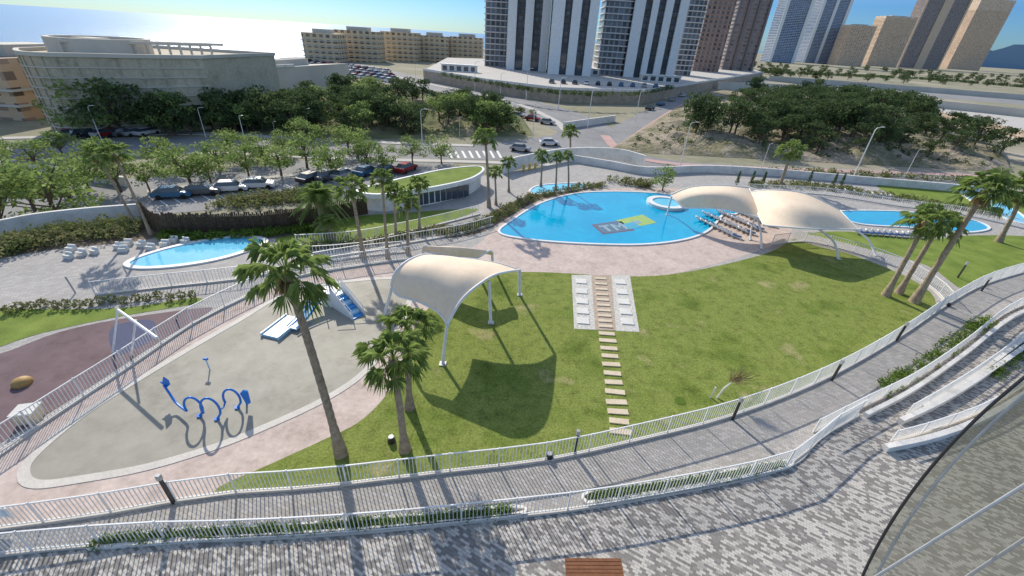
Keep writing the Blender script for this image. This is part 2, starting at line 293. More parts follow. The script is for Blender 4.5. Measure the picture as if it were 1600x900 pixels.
# logo on floor
def lq(q,u,v): 
    a=[Vector(x) for x in q]; return a[0]*(1-u)*(1-v)+a[1]*u*(1-v)+a[2]*u*v+a[3]*(1-u)*v
q1=[(924,352),(972,345),(992,361),(942,367)]; q2=[(962,345),(1004,336),(1026,349),(984,357)]
SQ=[(0,0),(1,0),(1,1),(0,1)]
lg=empty('pool_logo',P(970,352),'square TM logo mosaic in the big pool','mosaic logo')
def lpart(name,q,uvs,mat,z):
    mb=MB()
    for uv in uvs: mb.prism([P(*lq(q,u,v)) for u,v in uv],0,z,False)
    mb.build(name,mat,lg)
rc=lambda a,b,c_,d:[(a,b),(c_,b),(c_,d),(a,d)]
lpart('red_square',q1,[SQ],m_red,.066); lpart('grey_panel',q1,[rc(.06,.07,.94,.93)],m_gm,.07); lpart('lime_square',q2,[SQ],m_lime,.07); lpart('blue_corner',q2,[rc(-.05,.5,.38,1.12)],m_cyan,.074); lpart('pale_corner',q2,[rc(.38,.4,.6,.75)],m_wm,.077)
lpart('letter_t',q1,[rc(.14,.2,.45,.34),rc(.24,.34,.34,.82)],m_wm,.078)
lpart('letter_m',q1,[rc(.5,.2,.59,.82),rc(.79,.2,.88,.82),[(.59,.2),(.69,.45),(.69,.62),(.59,.4)],[(.69,.45),(.79,.2),(.79,.4),(.69,.62)]],m_wm,.078)
# ---------- fences
def fence(px,label,hh=1.25,z=0,step=2.2,pick=.15,sm=8,mat=m_white,group=None,kerb=True):
    pts=W(px,z,sm); root=empty('white_fence',pts[0],label,'fence',group)
    d=[0]
    for a,b in zip(pts,pts[1:]): d.append(d[-1]+(b-a).length)
    T=d[-1]
    def at(s):
        s=max(0,min(T,s))
        for i in range(len(d)-1):
            if d[i+1]>=s-1e-9: 
                t=(s-d[i])/max(1e-9,d[i+1]-d[i]); return pts[i].lerp(pts[i+1],t)
        return pts[-1]
    if T/step>95: step=T/95
    if kerb: MB().strip(pts,.2,z,z+.1).build('kerb',m_rim,root)
    k=int(T/step)
    for i in range(k+1):
        a=at(i*step); MB().box(a+Vector((0,0,hh/2+.03)),(.06,.06,hh+.06)).build('post',mat,root)
        b=at((i+1)*step-.01)
        if (b-a).length<.3: continue
        mb=MB(); U=Vector((0,0,1)); mb.bar(a+U*hh,b+U*hh,.05); mb.bar(a+U*.17,b+U*.17,.04)
        m=int((b-a).length/pick)
        for q in range(1,m):
            p=a.lerp(b,q/m); mb.box(p+U*(hh/2+.08),(.026,.026,hh-.17))
        mb.build('railing_panel',mat,root)
F1=[(-40,832),(20,824),(150,806),(340,774),(500,762),(700,738),(850,720),(990,690),(1150,648),(1290,592),(1400,530),(1480,476),(1540,444),(1620,420)]
F2=[(-60,874),(0,868),(100,857),(250,846),(400,842),(600,829),(810,807),(950,789),(1150,752),(1240,724),(1280,685),(1340,650)]
fence(F1,'long curved white railing between the big lawn and grey walkway')
fence(F2,'white railing between the grey walkway and mosaic terrace')
fence([(-40,735),(0,712),(80,655),(200,576),(300,508),(370,472),(450,437),(560,416),(655,404)],'diagonal white railing between playground and splash zone')
fence([(150,462),(270,448),(380,436),(470,418),(560,402),(640,394)],'thin white railing above the splash zone below the kids pool',1.1,pick=.2)
fence([(465,385),(560,378),(640,362),(700,348),(750,335)],'white railing along the ramp below the green roofed pavilion',1.1,pick=.2)
fence([(480,402),(560,396),(640,380),(720,366),(770,352)],'second white railing on the lower side of the pavilion ramp',1.0,pick=.25)
fence([(1205,383),(1260,378),(1330,394),(1400,418),(1452,448),(1478,474)],'curved white railing between the two lawns',1.1,pick=.2)
fence([(1120,296),(1200,300),(1290,305),(1400,322),(1500,335),(1610,360)],'white railing behind the far right pool',1.0,pick=.2)
fence([(1270,676),(1340,640),(1420,600),(1500,545),(1570,490),(1640,462)],'white railing along the upper edge of the ramp',1.0)
fence([(1415,650),(1470,618),(1540,572),(1620,510)],'white railing between the two ramp flights',.9)
fence([(1390,692),(1460,672),(1540,640),(1620,588)],'white railing at the lower edge of the ramp',.9)
fence([(1040,262),(1200,266),(1400,276),(1600,296)],'thin white railing along the road behind the garden wall',1.1,SZ,3,.4)
wallline('ramp_wall',[(1404,662),(1470,630),(1540,586),(1640,516)],.03,.34,.26,m_wall,'low white wall under the middle ramp railing')
wallline('ramp_wall',[(1380,704),(1460,686),(1540,654),(1640,594)],.03,.36,.28,m_wall,'low white wall under the lowest ramp railing')
wallline('ramp_wall',[(1350,652),(1425,612),(1505,556),(1580,498),(1650,470)],.03,.3,.22,m_wall,'low white wall beside the upper ramp railing')
wallline('ramp_wall',[(1440,640),(1500,604),(1560,562),(1640,500)],.03,.3,.2,m_wall,'low white kerb wall between hedge and middle ramp flight')
wallline('planter_kerb',[(140,858),(300,846),(480,835),(640,823),(806,806),(800,794),(640,808),(480,820),(300,829),(145,842)],.03,.16,.12,m_wall,'white kerb around the left hedge strip on the terrace','kerb')
wallline('planter_kerb',[(916,788),(1020,772),(1120,754),(1228,732),(1222,722),(1120,741),(1020,757),(918,772),(916,788)],.03,.16,.12,m_wall,'white kerb around the right hedge strip on the terrace','kerb')
# ---------- stepping stones, pebble garden
sheet('pebble_bed',[(893,430),(984,430),(999,519),(897,514)],.022,m_peb,'white pebble rectangle set in the lawn','pebbles',0)
sheet('brick_path',[(924,430),(955,430),(962,517),(930,515)],.03,m_brk,'terracotta strip between the white slabs','path',0)
for r in range(5):
    for k,(xa,xb) in enumerate(((908,911),(969,980))):
        cx=xa+(xb-xa)*(r/4); cy=440+r*15.5+(k*1); c=P(cx,cy)
        tag(MB().box(c+Vector((0,0,.05)),(.85,.75,.06),R(-2)).build('square_slab',m_slab),'square white slab, %s from the top in the %s pebble column'%(ORD[r],('left','right')[k]),'paving slab','white slabs in the pebble bed')
ys=[522,533,545,557,570,584,598,613,629,644,659,675]
for i,y in enumerate(ys):
    cx=948+(y-522)*.14; c=P(cx,y); tag(MB().box(c+Vector((0,0,.045)),(RU(1.0,1.15),.36,.06),R(RU(-4,2))).build('stepping_stone',m_sand),'sandstone stepping stone, %s down from the pebble bed'%ORD[i],'stepping stone','stepping stones across the lawn')
for i in range(10):
    c=P(938+i*.9,436+i*8.3); tag(MB().box(c+Vector((0,0,.06)),(.95,.28,.05)).build('stepping_stone',m_sand),'tan plank stone, %s from the top between the pebbles'%ORD[i],'stepping stone','plank stones between the pebbles')
tag(MB().tube([P(1063,627),P(1063,627)+Vector((0,0,.03))],.3,14).build('valve_cover',m_hedge),'round green valve cover in the lawn','cover')
# ---------- canopies
def loft(rows,nu=10,nv=10):
    g=[cat_rom([P(*p) for p in r],nu) for r in rows]; cols=list(zip(*g)); g=[cat_rom(list(c),nv) for c in cols]; return g
def canopy(name,rows,legs,label,edges=True):
    g=loft(rows); root=empty(name,g[0][0].copy().xy.to_3d(),label,'shade canopy'); n=len(g); m=len(g[0])
    mb=MB(); mb.add([p for c in g for p in c],[(i*m+j,(i+1)*m+j,(i+1)*m+j+1,i*m+j+1) for i in range(n-1) for j in range(m-1)])
    o=mb.build('fabric',m_fab,root,True); s=o.modifiers.new('s','SOLIDIFY'); s.thickness=.04
    for e in (g[0],g[-1]): MB().tube(e,.08,8).build('edge_arch',m_white,root,True)
    for e in ([c[0] for c in g],[c[-1] for c in g]): MB().tube(e,.06,8).build('edge_cable',m_white,root,True)
    for l in legs:
        pts=cat_rom([P(*p) for p in l],6) if len(l)>2 else [P(*p) for p in l]; MB().tube(pts,.1,8).build('leg',m_white,root,True)
        b=pts[0]; MB().box((b.x,b.y,.04),(.4,.4,.06)).build('foot_plate',m_grey,root)
    return root
canopy('shade_canopy',[[(611,447,3.6),(622,462,3.35),(655,472,3.3),(684,488,3.2),(699,507,3.0)],[(618,425,4.5),(640,433,4.5),(672,443,4.5),(703,456,4.4),(722,468,4.2)],[(640,406,4.9),(668,412,5.1),(697,420,5.1),(728,430,5.0),(752,442,4.7)],[(668,398,4.6),(697,400,4.9),(722,407,4.9),(750,416,4.8),(778,428,4.5)],[(688,410,3.8),(716,404,4.1),(748,406,4.1),(780,412,3.9),(812,422,3.4)]],
  [[(692,569,0),(695,535,1.6),(699,507,3.0)],[(767,505,0),(764,440,4.4)],[(812,461,0),(812,422,3.4)],[(600,495,0),(612,450,3.5)]],'cream shade canopy on white arched legs over the lawn edge')
canopy('shade_canopy',[[(660,392,2.6),(700,400,2.9),(745,404,2.6)],[(665,384,3.2),(712,386,3.6),(765,392,3.1)],[(690,392,2.5),(730,390,2.9),(770,398,2.5)]],[[(664,412,0),(661,393,2.5)],[(745,425,0),(745,405,2.5)],[(770,415,0),(769,399,2.4)]],'small cream canopy tucked behind the front lawn canopy')
canopy('shade_canopy',[[(1172,300,3.6),(1180,325,3.0),(1193,352,2.6)],[(1205,297,4.4),(1230,322,4.3),(1258,357,3.1)],[(1258,303,4.4),(1280,328,4.1),(1300,358,2.9)],[(1312,328,3.3),(1325,342,3.0),(1342,359,2.5)]],
  [[(1190,389,0),(1186,350,1.9),(1165,303,3.6)],[(1310,405,0),(1303,378,1.3),(1280,358,2.9)],[(1368,400,0),(1357,375,1.2),(1333,357,2.6)]],'large cream shade canopy right of the big pool')
canopy('shade_canopy',[[(1048,304,2.7),(1056,314,2.4),(1068,325,2.0)],[(1082,292,3.9),(1100,304,3.8),(1122,326,2.7)],[(1130,290,4.2),(1150,304,4.1),(1172,336,2.7)],[(1170,293,3.8),(1182,318,3.2),(1195,345,2.5)]],
  [[(1042,336,0),(1046,320,1.2),(1050,306,2.6)],[(1172,375,0),(1176,350,1.4),(1185,335,2.6)]],'cream shade canopy over the whirlpool left of the largest canopy')
# ---------- playground, splash toys
s=empty('swing_frame',P(205,556),'white and dark swing frame on the purple playground','swing')
t0,t1=P(184,484,2.6),P(245,528,2.6)
MB().tube([t0,t1],.08).build('top_beam',m_white,s)
MB().tube([P(205,556),P(212,500,2.6)],.06).build('leg',m_white,s); MB().tube([P(176,552),t0],.06).build('leg',m_white,s)
MB().tube([P(275,500),P(278,490,.6)],.06).build('leg',m_grey,s)
mb=MB(); c=P(36,600)
vs=[c+Vector((.42*math.cos(a*PI/8)*math.cos(b*PI/8),.42*math.sin(a*PI/8)*math.cos(b*PI/8),.1+.3*math.sin(b*PI/8))) for b in range(-1,5) for a in range(16)]
mb.add(vs,[(b*16+a,b*16+(a+1)%16,(b+1)*16+(a+1)%16,(b+1)*16+a) for b in range(5) for a in range(16)]); tag(mb.build('play_dome',m_ochre,smooth=True),'round ochre dome seat on the purple playground','play dome')
c=P(50,655); b0=empty('play_block',c,'beige block beside the diagonal railing at far left','block'); MB().box(c+Vector((0,0,.3)),(.8,.7,.6),.3).build('base',m_sand,b0); MB().box(c+Vector((0,0,.64)),(.9,.8,.08),.3).build('lid',m_slab,b0)
wh=empty('whale_fountain',P(320,648),'blue tubular whale skeleton fountain with three hoops in the splash zone','fountain')
def hoop(px,py,hw,hz,ang,wd=.055,a0=-28,a1=196):
    c=P(px,py); dv=Vector((math.cos(ang),math.sin(ang),0))
    pts=[c+dv*(math.cos(a)*hw)+Vector((0,0,hz*.5+math.sin(a)*hz*.5)) for a in [R(a0+(a1-a0)*k/22) for k in range(23)]]
    f=c+dv*hw*.25+Vector((0,0,.02)); pts=[f]+pts
    MB().tube(pts,wd,8).build('hoop',m_blue,wh,True); MB().tube([f-Vector((0,0,.02)),f+Vector((0,0,.07))],.12,12).build('base_disc',m_blue,wh); return pts
ha=hoop(309,651,.36,1.3,R(14)); hb=hoop(336,656,.38,1.45,R(14)); hc=hoop(368,638,.36,1.3,R(14))
sp=cat_rom([P(256,602,.9),P(263,612,.75),P(274,628,.42),P(288,640,.4),ha[-1]],6)
MB().tube(sp,.055,8).build('tail_stem',m_blue,wh,True)
for u,v in ((ha[3],hb[-1]),(hb[3],hc[-1])): MB().tube([u,u.lerp(v,.5)-Vector((0,0,.12)),v],.045,8).build('linking_tube',m_blue,wh,True)
t=P(260,600,.95); mb=MB()
mb.add([t+Vector((0,0,-.18)),t+Vector((-.3,.05,.12)),t+Vector((-.12,.02,.14)),t+Vector((.05,.0,.5)),t+Vector((.22,0,.28)),t+Vector((.2,0,.0))],[(0,1,2),(0,2,5),(2,3,4,5)]); o=mb.build('tail_fin',m_blue,wh); o.modifiers.new('s','SOLIDIFY').thickness=.06
t=P(384,622,.8); mb=MB(); mb.add([t+Vector(v) for v in ((-.08,0,-.45),(.1,.05,-.4),(.16,.05,.4),(-.02,0,.5),(-.2,-.03,.3))],[(0,1,2,3,4)]); o=mb.build('head_plate',m_blue,wh); o.modifiers.new('s','SOLIDIFY').thickness=.08
MB().tube([P(386,632),P(386,630)+Vector((0,0,.5))],.05,8).build('head_post',m_blue,wh)
sp_=empty('spray_post',P(328,578),'small blue spray post above the whale fountain','spray post'); MB().tube([P(328,578),P(328,578)+Vector((0,0,.75))],.035).build('post',m_lblue,sp_); MB().box(P(328,578)+Vector((0,0,.8)),(.24,.1,.12)).build('nozzle',m_blue,sp_)
sl_=empty('water_slide',P(520,500),'white and blue water slide with blue stairs in the splash zone','water slide')
A=P(524,455,1.1); Bf=P(560,496,0); C_=P(456,513,.25); d=(Bf-A); d.z=0; sd_=Vector((-d.y,d.x,0)).normalized(); an=math.atan2(d.y,d.x)
for k in range(6):
    f=(k+.6)/6; p=A.lerp(Bf,f); MB().box((p.x,p.y,p.z/2+.02),(d.length/6*.98,.75,max(.06,p.z)),an).build('step',m_step if k%2 else m_lblue,sl_)
for q in (-.45,.45):
    mb=MB(); a=A+sd_*q; b=Bf+sd_*q; U=Vector((0,0,1))
    mb.add([(a.x,a.y,0.02),b,b+U*.3,a+U*.55],[(0,1,2,3)]); o=mb.build('side_panel',m_white,sl_); o.modifiers.new('s','SOLIDIFY').thickness=.08
    MB().tube([a+U*.85,b+U*.75,b],.03).build('handrail',m_white,sl_)
MB().box((A.x-.4,A.y+.1,.55),(1.0,1.0,1.1)).build('platform',m_white,sl_)
for a,b in ((-.85,-.35),(-.85,.55),(.07,.55)): MB().tube([(A.x+a,A.y+b,1.1),(A.x+a,A.y+b,1.9)],.035).build('post',m_white,sl_)
top=A+Vector((-.85,-.2,0)); pr=cat_rom([top,top.lerp(C_,.3)+Vector((0,0,-.1)),top.lerp(C_,.7)+Vector((0,0,-.15)),C_],5); dd=(C_-top); sdv=Vector((-dd.y,dd.x,0)).normalized()
mb=MB(); vs=[]
for p in pr: vs+=[p+sdv*.32,p-sdv*.32,p-sdv*.32-Vector((0,0,.1)),p+sdv*.32-Vector((0,0,.1))]
mb.add(vs,[(i*4+k,i*4+(k+1)%4,i*4+4+(k+1)%4,i*4+4+k) for i in range(len(pr)-1) for k in range(4)]); mb.build('chute',m_lblue,sl_)
for q in (-.35,.35): MB().tube([p+sdv*q+Vector((0,0,.1)) for p in pr],.05,6).build('chute_side',m_step,sl_)
ang=math.atan2(dd.y,dd.x); c=P(442,513)
MB().box((c.x,c.y,.1),(2.2,1.2,.16),ang).build('run_out',m_lblue,sl_)
for q in (-.62,.62): MB().box(Vector((c.x,c.y,.15))+sdv*q,(2.3,.09,.24),ang).build('run_out_side',m_lblue if q>0 else m_white,sl_)
for px,py,e in ((205,440,'by the kids pool'),(118,458,'left of the thin railing')): 
    c=P(px,py); o=empty('parasol_base',c,'grey slim post '+e,'post'); MB().tube([c,c+Vector((-.1,0,1.3))],.05).build('post',m_grey,o)
# ---------- path lights
def plight(px,py,hh,label):
    c=P(px,py); o=empty('path_light',c,label,'path light','black path lights along the walkway'); MB().box(c+Vector((0,0,hh/2)),(.1,.1,hh)).build('post',m_met,o); MB().box(c+Vector((0,0,hh-.12)),(.16,.14,.26)).build('lamp_head',m_grey,o)
for a in ((272,787,1.8,'black path light at the left end of the walkway'),(897,709,1.6,'black path light beside the stepping stone gate'),(1144,656,1.6,'black path light next to the bare sapling'),(1299,595,1.6,'black path light on the right curve below the lawn'),(1400,533,1.6,'black path light left of the dark litter bin'),(1496,434,1.6,'black path light on the upper right lawn'),(1533,455,1.4,'black path light at the far right railing')): plight(*a)
for px,py,lb in ((858,716,'round black ground spotlight on the walkway'),(612,690,'small spotlight on the lawn by the two palms'),(1480,478,'dark round litter bin at the walkway bend')):
    c=P(px,py); o=empty('spotlight',c,lb,'spotlight'); MB().tube([c,c+Vector((0,0,.3))],[.2,.16],10).build('housing',m_met,o); MB().tube([c+Vector((0,0,.3)),c+Vector((0,0,.36))],.12,10).build('lens',m_grey,o)
# bench
c=P(928,886,.45); be=empty('wooden_bench',Vector((c.x,c.y,0)),'brown wooden slatted bench at the bottom of the terrace','bench')
mb=MB()
for k in range(5): mb.box((c.x,c.y-.28+k*.13,.45),(2.1,.11,.06),R(3))
mb.build('seat',m_wood,be)
for k in (-.8,.8): MB().box((c.x+k,c.y,.21),(.1,.55,.42)).build('leg',m_met,be)
# sign at left
c=P(14,822); o=empty('sign_board',c,'white notice board on the railing at the left edge','sign'); MB().box(c+Vector((0,.08,.75)),(.75,.04,.6)).build('board',m_white,o); MB().box(c+Vector((0,.055,.75)),(.5,.01,.35)).build('print',m_lblue,o)
# white cube seats
k=0
for px,py in ((108,404),(128,399),(148,396),(112,392),(186,388),(193,393),(222,385),(258,384),(272,378),(200,383),(236,390),(290,380)):
    c=P(px,py); rz=RU(-.3,.3); b0=empty('block_seat',c,'white block seat, %s from the left above the kids pool'%ORD[k],'seat','white block seats by the kids pool')
    MB().box(c+Vector((0,0,.17)),(.62,.36,.34),rz).build('seat',m_slab,b0); MB().box(c+Vector((0,.2,.25)),(.62,.08,.5),rz).build('back',m_white,b0); k+=1
# loungers
lf=MB(); lf.box((0,0,.3),(.65,1.3,.05)); lf.box((0,.85,.45),(.65,.7,.05),0,Matrix.Rotation(R(30),3,'X'))
for a in (-.28,.28):
    for b in (-.6,.6): lf.box((a,b,.14),(.05,.05,.28))
lfm=lf.mesh('frame',m_white); lm=MB(); lm.box((0,-.1,.37),(.5,1.0,.08)); lmm=lm.mesh('mattress',m_navy); lb=MB(); lb.box((0,.83,.53),(.6,.68,.08),0,Matrix.Rotation(R(30),3,'X')); lbm=lb.mesh('headrest',m_white)
for r,(xa,ya,xb,yb,cnt,wh_) in enumerate(((1098,346,1150,372,8,'nearest the big pool'),(1108,338,1172,366,10,'in the second row under the large canopy'),(1128,334,1186,360,10,'in the third row under the canopy'),(1148,330,1205,354,9,'in the row below the canopy arch'),(1345,366,1440,372,11,'along the far right pool'),(1300,298,1400,312,8,'near the far wall'))):
    for i in range(cnt):
        f=i/(cnt-1); inst('sun_lounger',P(xa+(xb-xa)*f,ya+(yb-ya)*f),R(RU(50,75)),.75,[('frame',lfm),('mattress',lmm),('headrest',lbm)],'blue and white sun lounger, %s %s'%(ORD[i],wh_),'sun lounger','sun loungers by the pools')
# ---------- pavilion
rp=W([(558,299),(600,287),(650,275),(700,265),(745,261),(755,267),(735,280),(690,291),(640,299),(590,305)],1.9,5,True)
pv=empty('pavilion',Vector((rp[0].x,rp[0].y,0)),'curved white pavilion with a grass roof','pavilion'); cc=sum(rp,Vector())/len(rp)
inn=[cc+(p-cc)*.95 for p in rp]; MB().prism(inn,0,1.7).build('wall',m_wall,pv); MB().strip(rp,.28,1.55,2.05,True).build('roof_edge',m_white,pv); MB().prism(rp,1.6,2.0).build('roof',m_lawn2,pv)
for k in range(10):
    def fp_(x): 
        a=P(x,299-(x-640)*.17,1.9); a=cc+(a-cc)*.955; a.z=0; return a+Vector((0,-.12,0))
    a,b=fp_(642+k*9.5),fp_(650+k*9.5); MB().bar(a+Vector((0,0,.8)),b+Vector((0,0,.8)),.06,1.35).build('window',m_glass,pv)
for k in range(3):
    c=P(818+k*9,267-k*1.5); tag(MB().box(c+Vector((0,-.4,.55)),(.35,.08,1.0)).box(c+Vector((.1,-.46,.6)),(.06,.06,.1)).build('yellow_door',m_yel),'yellow door, %s from the left in the white wall'%ORD[k],'door','yellow doors in the white wall')
# cane fence
cf=empty('cane_fence',P(222,338),'dark brown cane fence in front of the car park','fence'); pts=W([(222,338),(236,352),(255,364),(330,363),(420,360),(500,348),(575,334)],0,10)
for a,b in zip(pts,pts[1:]):
    mb=MB(); m=max(3,int((b-a).length/.17)); mb.bar(a+Vector((0,.06,.75)),b+Vector((0,.06,.75)),.03,1.5)
    for q in range(m):
        p=a.lerp(b,q/m); hh=RU(1.7,2.05); mb.box(p+Vector((0,RU(-.04,.0),hh/2)),(.13,.05,hh),RU(-.4,.4))
    mb.build('cane_panel',m_cane,cf)
# ---------- vegetation
def fan(mb,hub,d,side,L,nb=14,spread=88,droop=.35,wd=.034):
    for i in range(nb):
        a=R(-spread+2*spread*i/(nb-1)); v=d*math.cos(a)+side*math.sin(a); ll=L*(1-.25*abs(a)/R(spread))*RU(.8,1.15)
        pm=hub+v*ll*.55+Vector((0,0,-droop*.15*L)); pt=hub+v*ll*.92+Vector((0,0,-droop*L*RU(.7,1.9))); s=v.cross(Vector((RU(-.4,.4),RU(-.4,.4),1))).normalized()*wd*L*1.2
        mb.add([hub,pm+s,pt,pm-s],[(0,1,2),(0,2,3)])
def palm_crown(nl=32,feather=False):
    mb=MB(); dm=MB()
    for i in range(nl):
        ph=i*2.399+RU(-.35,.35); e=R(80-112*(i/nl)+RU(-10,10)); d=Vector((math.cos(ph)*math.cos(e),math.sin(ph)*math.cos(e),math.sin(e))); side=Vector((-math.sin(ph),math.cos(ph),0))
        st=RU(.42,.76); hub=d*st+Vector((0,0,-.08*st)); mb.add([side*.014,hub+side*.012,hub-side*.012,-side*.014],[(0,1,2,3)])
        if feather:
            L=RU(.95,1.2)
            for k in range(26):
                t=(k+1)/26; p=d*L*t+Vector((0,0,-.6*t*t*L)); 
                for sg in (-1,1):
                    tip=p+side*sg*.28*(1.1-t*.7)+d*.14+Vector((0,0,-.1)); mb.add([p,p+d*.05,tip],[(0,1,2)])
        else: fan(mb,hub,(d+Vector((0,0,-.35))).normalized(),(side+Vector((0,0,RU(-.25,.25)))).normalized(),RU(.42,.54))
    for i in range(16):
        ph=RU(0,6.28); e=R(RU(-80,-50)); d=Vector((math.cos(ph)*math.cos(e),math.sin(ph)*math.cos(e),math.sin(e))); side=Vector((-math.sin(ph),math.cos(ph),0)); fan(dm,d*.12,d,side,RU(.3,.5),8,45,.3,.06)
    return mb.mesh('crown',m_palm),dm.mesh('dead_fronds',m_dead)
PC=[palm_crown() for _ in range(5)]; PF=palm_crown(46,True)
def palm(px,py,tx,ty,rp,label,z=0,group='palms in the garden',fe=False,tr=.0,fat=1):
    b=P(px,py,z); t=Q(tx,ty,b.y); r=rp*mpp(t); rt=max(.13,min(.24,r*.12))*fat
    o=empty('palm_tree',b,label,'palm tree',group); n=40 if rp>35 else 14; pts=[]; rs=[]
    for i in range(n+1):
        f=i/n; p=b.lerp(t,f); p.x+= -math.sin(f*PI)*(t.x-b.x)*.12; pts.append(p); rs.append(rt*(1.6-.7*min(1,f*5))*(1-.25*f)*(1+.09*(i%2))+ (rt*.35 if f>.93 else 0))
    MB().tube(pts,rs,10).build('trunk',m_trunk,o,True)
    for nm,me in zip(('crown','dead_fronds'),PF if fe else random.choice(PC)):
        c=bpy.data.objects.new(nm,me); COL.objects.link(c); c.parent=o; c.location=t-b; c.scale=(r,r,r*.95); c.rotation_euler=(RU(-.1,.1),RU(-.1,.1),RU(0,6))
for a in [(533,710,447,425,72,'tallest near palm leaning left over the splash zone'),(633,703,614,560,60,'near palm with low crown right of the tallest palm'),(640,638,638,512,50,'palm just behind the low crowned near palm'),
 (568,402,548,292,28,'slender palm left of four palms by the ramp'),(606,403,597,278,20,'slim tall palm in the middle of the ramp palms'),(619,372,617,300,20,'short palm between two slim ramp palms'),(638,397,636,315,22,'palm with low crown at the right of the ramp'),(656,364,654,287,18,'small slim palm in front of the pavilion'),
 (764,324,758,214,22,'tall slim palm at the right end of the pavilion'),(775,320,773,268,14,'short palm beside the pavilion end'),(795,300,794,254,14,'palm in front of the curved wall with yellow doors'),(845,292,847,243,14,'palm behind the small pool on its left'),(868,298,870,245,12,'thin palm behind the small pool in the middle'),(888,298,887,243,11,'thin palm behind the small pool on its right'),
 (1218,292,1237,235,22,'lone palm leaning right behind the large canopy'),(1384,462,1448,345,36,'leaning palm at left of the right hand cluster'),(1404,458,1468,352,34,'middle palm of the right hand cluster'),(1428,472,1540,298,44,'tallest leaning palm of the right hand cluster'),(1560,378,1600,300,40,'palm at the right edge above the small lawn')]: palm(*a)
palm(506,358,498,305,40,'bushy feather palm behind the cane fence lawn',fe=True,fat=1.4); palm(518,372,512,345,24,'small bushy feather palm under the larger one',fe=True,fat=1.4)
palm(236,366,178,240,26,'right one of two tall leaning palms by the left wall',fat=.8); palm(214,356,152,243,24,'left one of two tall leaning palms by the left wall',fat=.8)
palm(890,262,891,205,15,'slim palm at the road junction',SZ,'palms at the road')
def tree_protos(kind,n):
    out=[]
    for _ in range(n):
        mb=MB(); t=MB(); k=22
        t.tube([(0,0,-.03),(.01,.01,.25),(.0,.02,.6)],[.03,.024,.012],6)
        for i in range(k):
            ph=i*2.4+RU(-.5,.5); zz=RU(.24,.88) if kind=='pine' else RU(.3,.86); rr=RU(.08,.38)*(1.3-1.0*abs(zz-.5))
            c=Vector((math.cos(ph)*rr,math.sin(ph)*rr,zz)); q=RU(.1,.19); mb.leaves(c,(q*1.15,q*1.15,q*.7),60 if kind=='pine' else 50,.036 if kind=='pine' else .035)
            if i%2: t.tube([(0,0,.15+.3*RU(0,1)),(c.x*.6,c.y*.6,c.z*.85),c],[.012,.008,.004],4)
        out.append([('trunk',t.mesh('trunk',m_bark)),('crown',mb.mesh('crown',m_pine if kind=='pine' else m_broad))])
    return out
PP=tree_protos('pine',6); BP=tree_protos('broad',6)
def tree(p,hh,protos,label,group,name='pine_tree'): inst(name,p,RU(0,6),(hh*RU(.95,1.35),hh*RU(.95,1.35),hh),random.choice(protos),label,'tree',group)
# mounds
def mound(name,q,amp,mat,label,nu=90,nv=34):
    def at(u,v):
        a=lq(q,u,v); p=P(a.x,a.y,SZ); e=min(1,8*min(u,1-u,v,1-v)); z=amp*math.sin(PI*v)**.6*math.sin(PI*u)**.4 if 0<u<1 and 0<v<1 else 0
        z+=e*(noise.noise((p.x*.06,p.y*.06,1))*2.4+noise.noise((p.x*.2,p.y*.2,5))*1.3); return Vector((p.x,p.y,SZ+.05+max(-.0,z)))
    vs=[at(i/nu,j/nv) for j in range(nv+1) for i in range(nu+1)]; m=nu+1
    struct(MB().add(vs,[(j*m+i,j*m+i+1,(j+1)*m+i+1,(j+1)*m+i) for j in range(nv) for i in range(nu)]),name,mat,label,'slope'); return at
mr=mound('rocky_slope',[(948,236),(1585,270),(1548,205),(1110,136)],3.5,m_rock,'pale rocky slope with pines behind the garden wall')
ml=mound('wooded_slope',[(470,219),(835,212),(805,168),(470,122)],2,m_scrub,'scrubby wooded slope beside the avenue')
for i in range(95):
    u=random.betavariate(2.2,2.2)*.66+.12; v=RU(.16,1); tree(mr(u,v),RU(6,11.5)*(.8+.25*v),PP,'dark pine in the dense group on the rocky slope','pines on the rocky slope')
for u,v in ((.72,.7),(.75,.85),(.8,.35),(.86,.8),(.9,.75),(.93,.9),(.7,.3),(.66,.15),(.78,.2),(.95,.5),(.6,.1),(.5,.12),(.35,.1),(.82,.6),(.88,.55),(.76,.5),(.97,.3),(.3,.3),(.2,.2),(.84,.25),(.9,.4)): tree(mr(u,v),RU(4.5,8),PP,'scattered pine on the right part of the rocky slope','scattered pines on the rocky slope')
for i in range(80): tree(ml(RU(.03,.93),RU(.05,.62)),RU(4.5,8),PP if i%4 else BP,'dark tree in the wood between car park and avenue','trees in the wood by the avenue')
for i in range(44): tree(P(168+i*7.1+RU(-8,8),RU(192,213),SZ),RU(5,9.5) if i>5 else 12,PP if i%5 else BP,'dark tree in the wood below the curved ochre building','trees in the wood below the ochre building')
for i in range(22): tree(P(372+i*5.2+RU(-8,8),RU(170,196),SZ),RU(4.5,7.5),PP,'dark tree on the slope right of the curved ochre building','trees right of the ochre building')
for i in range(80):
    px=RU(1150,1620); py=101+(px-1150)*.045+RU(0,20); tree(P(px,py,SZ),RU(6,11),PP,'distant dark tree below the far towers','distant trees below the far towers')
def scrub(at,n,label,lo=.03,hi=.97):
    mb=MB()
    for i in range(n): p=at(RU(lo,hi),RU(.04,.96)); q=RU(.4,1.1); mb.leaves(p+Vector((0,0,q*.5)),(q*1.2,q*1.2,q*.8),26,.26)
    tag(mb.build('scrub',m_pine),label,'scrub',None,'stuff')
scrub(mr,360,'low dark scrub scattered over the rocky slope'); scrub(ml,200,'low scrub under the trees of the wood')
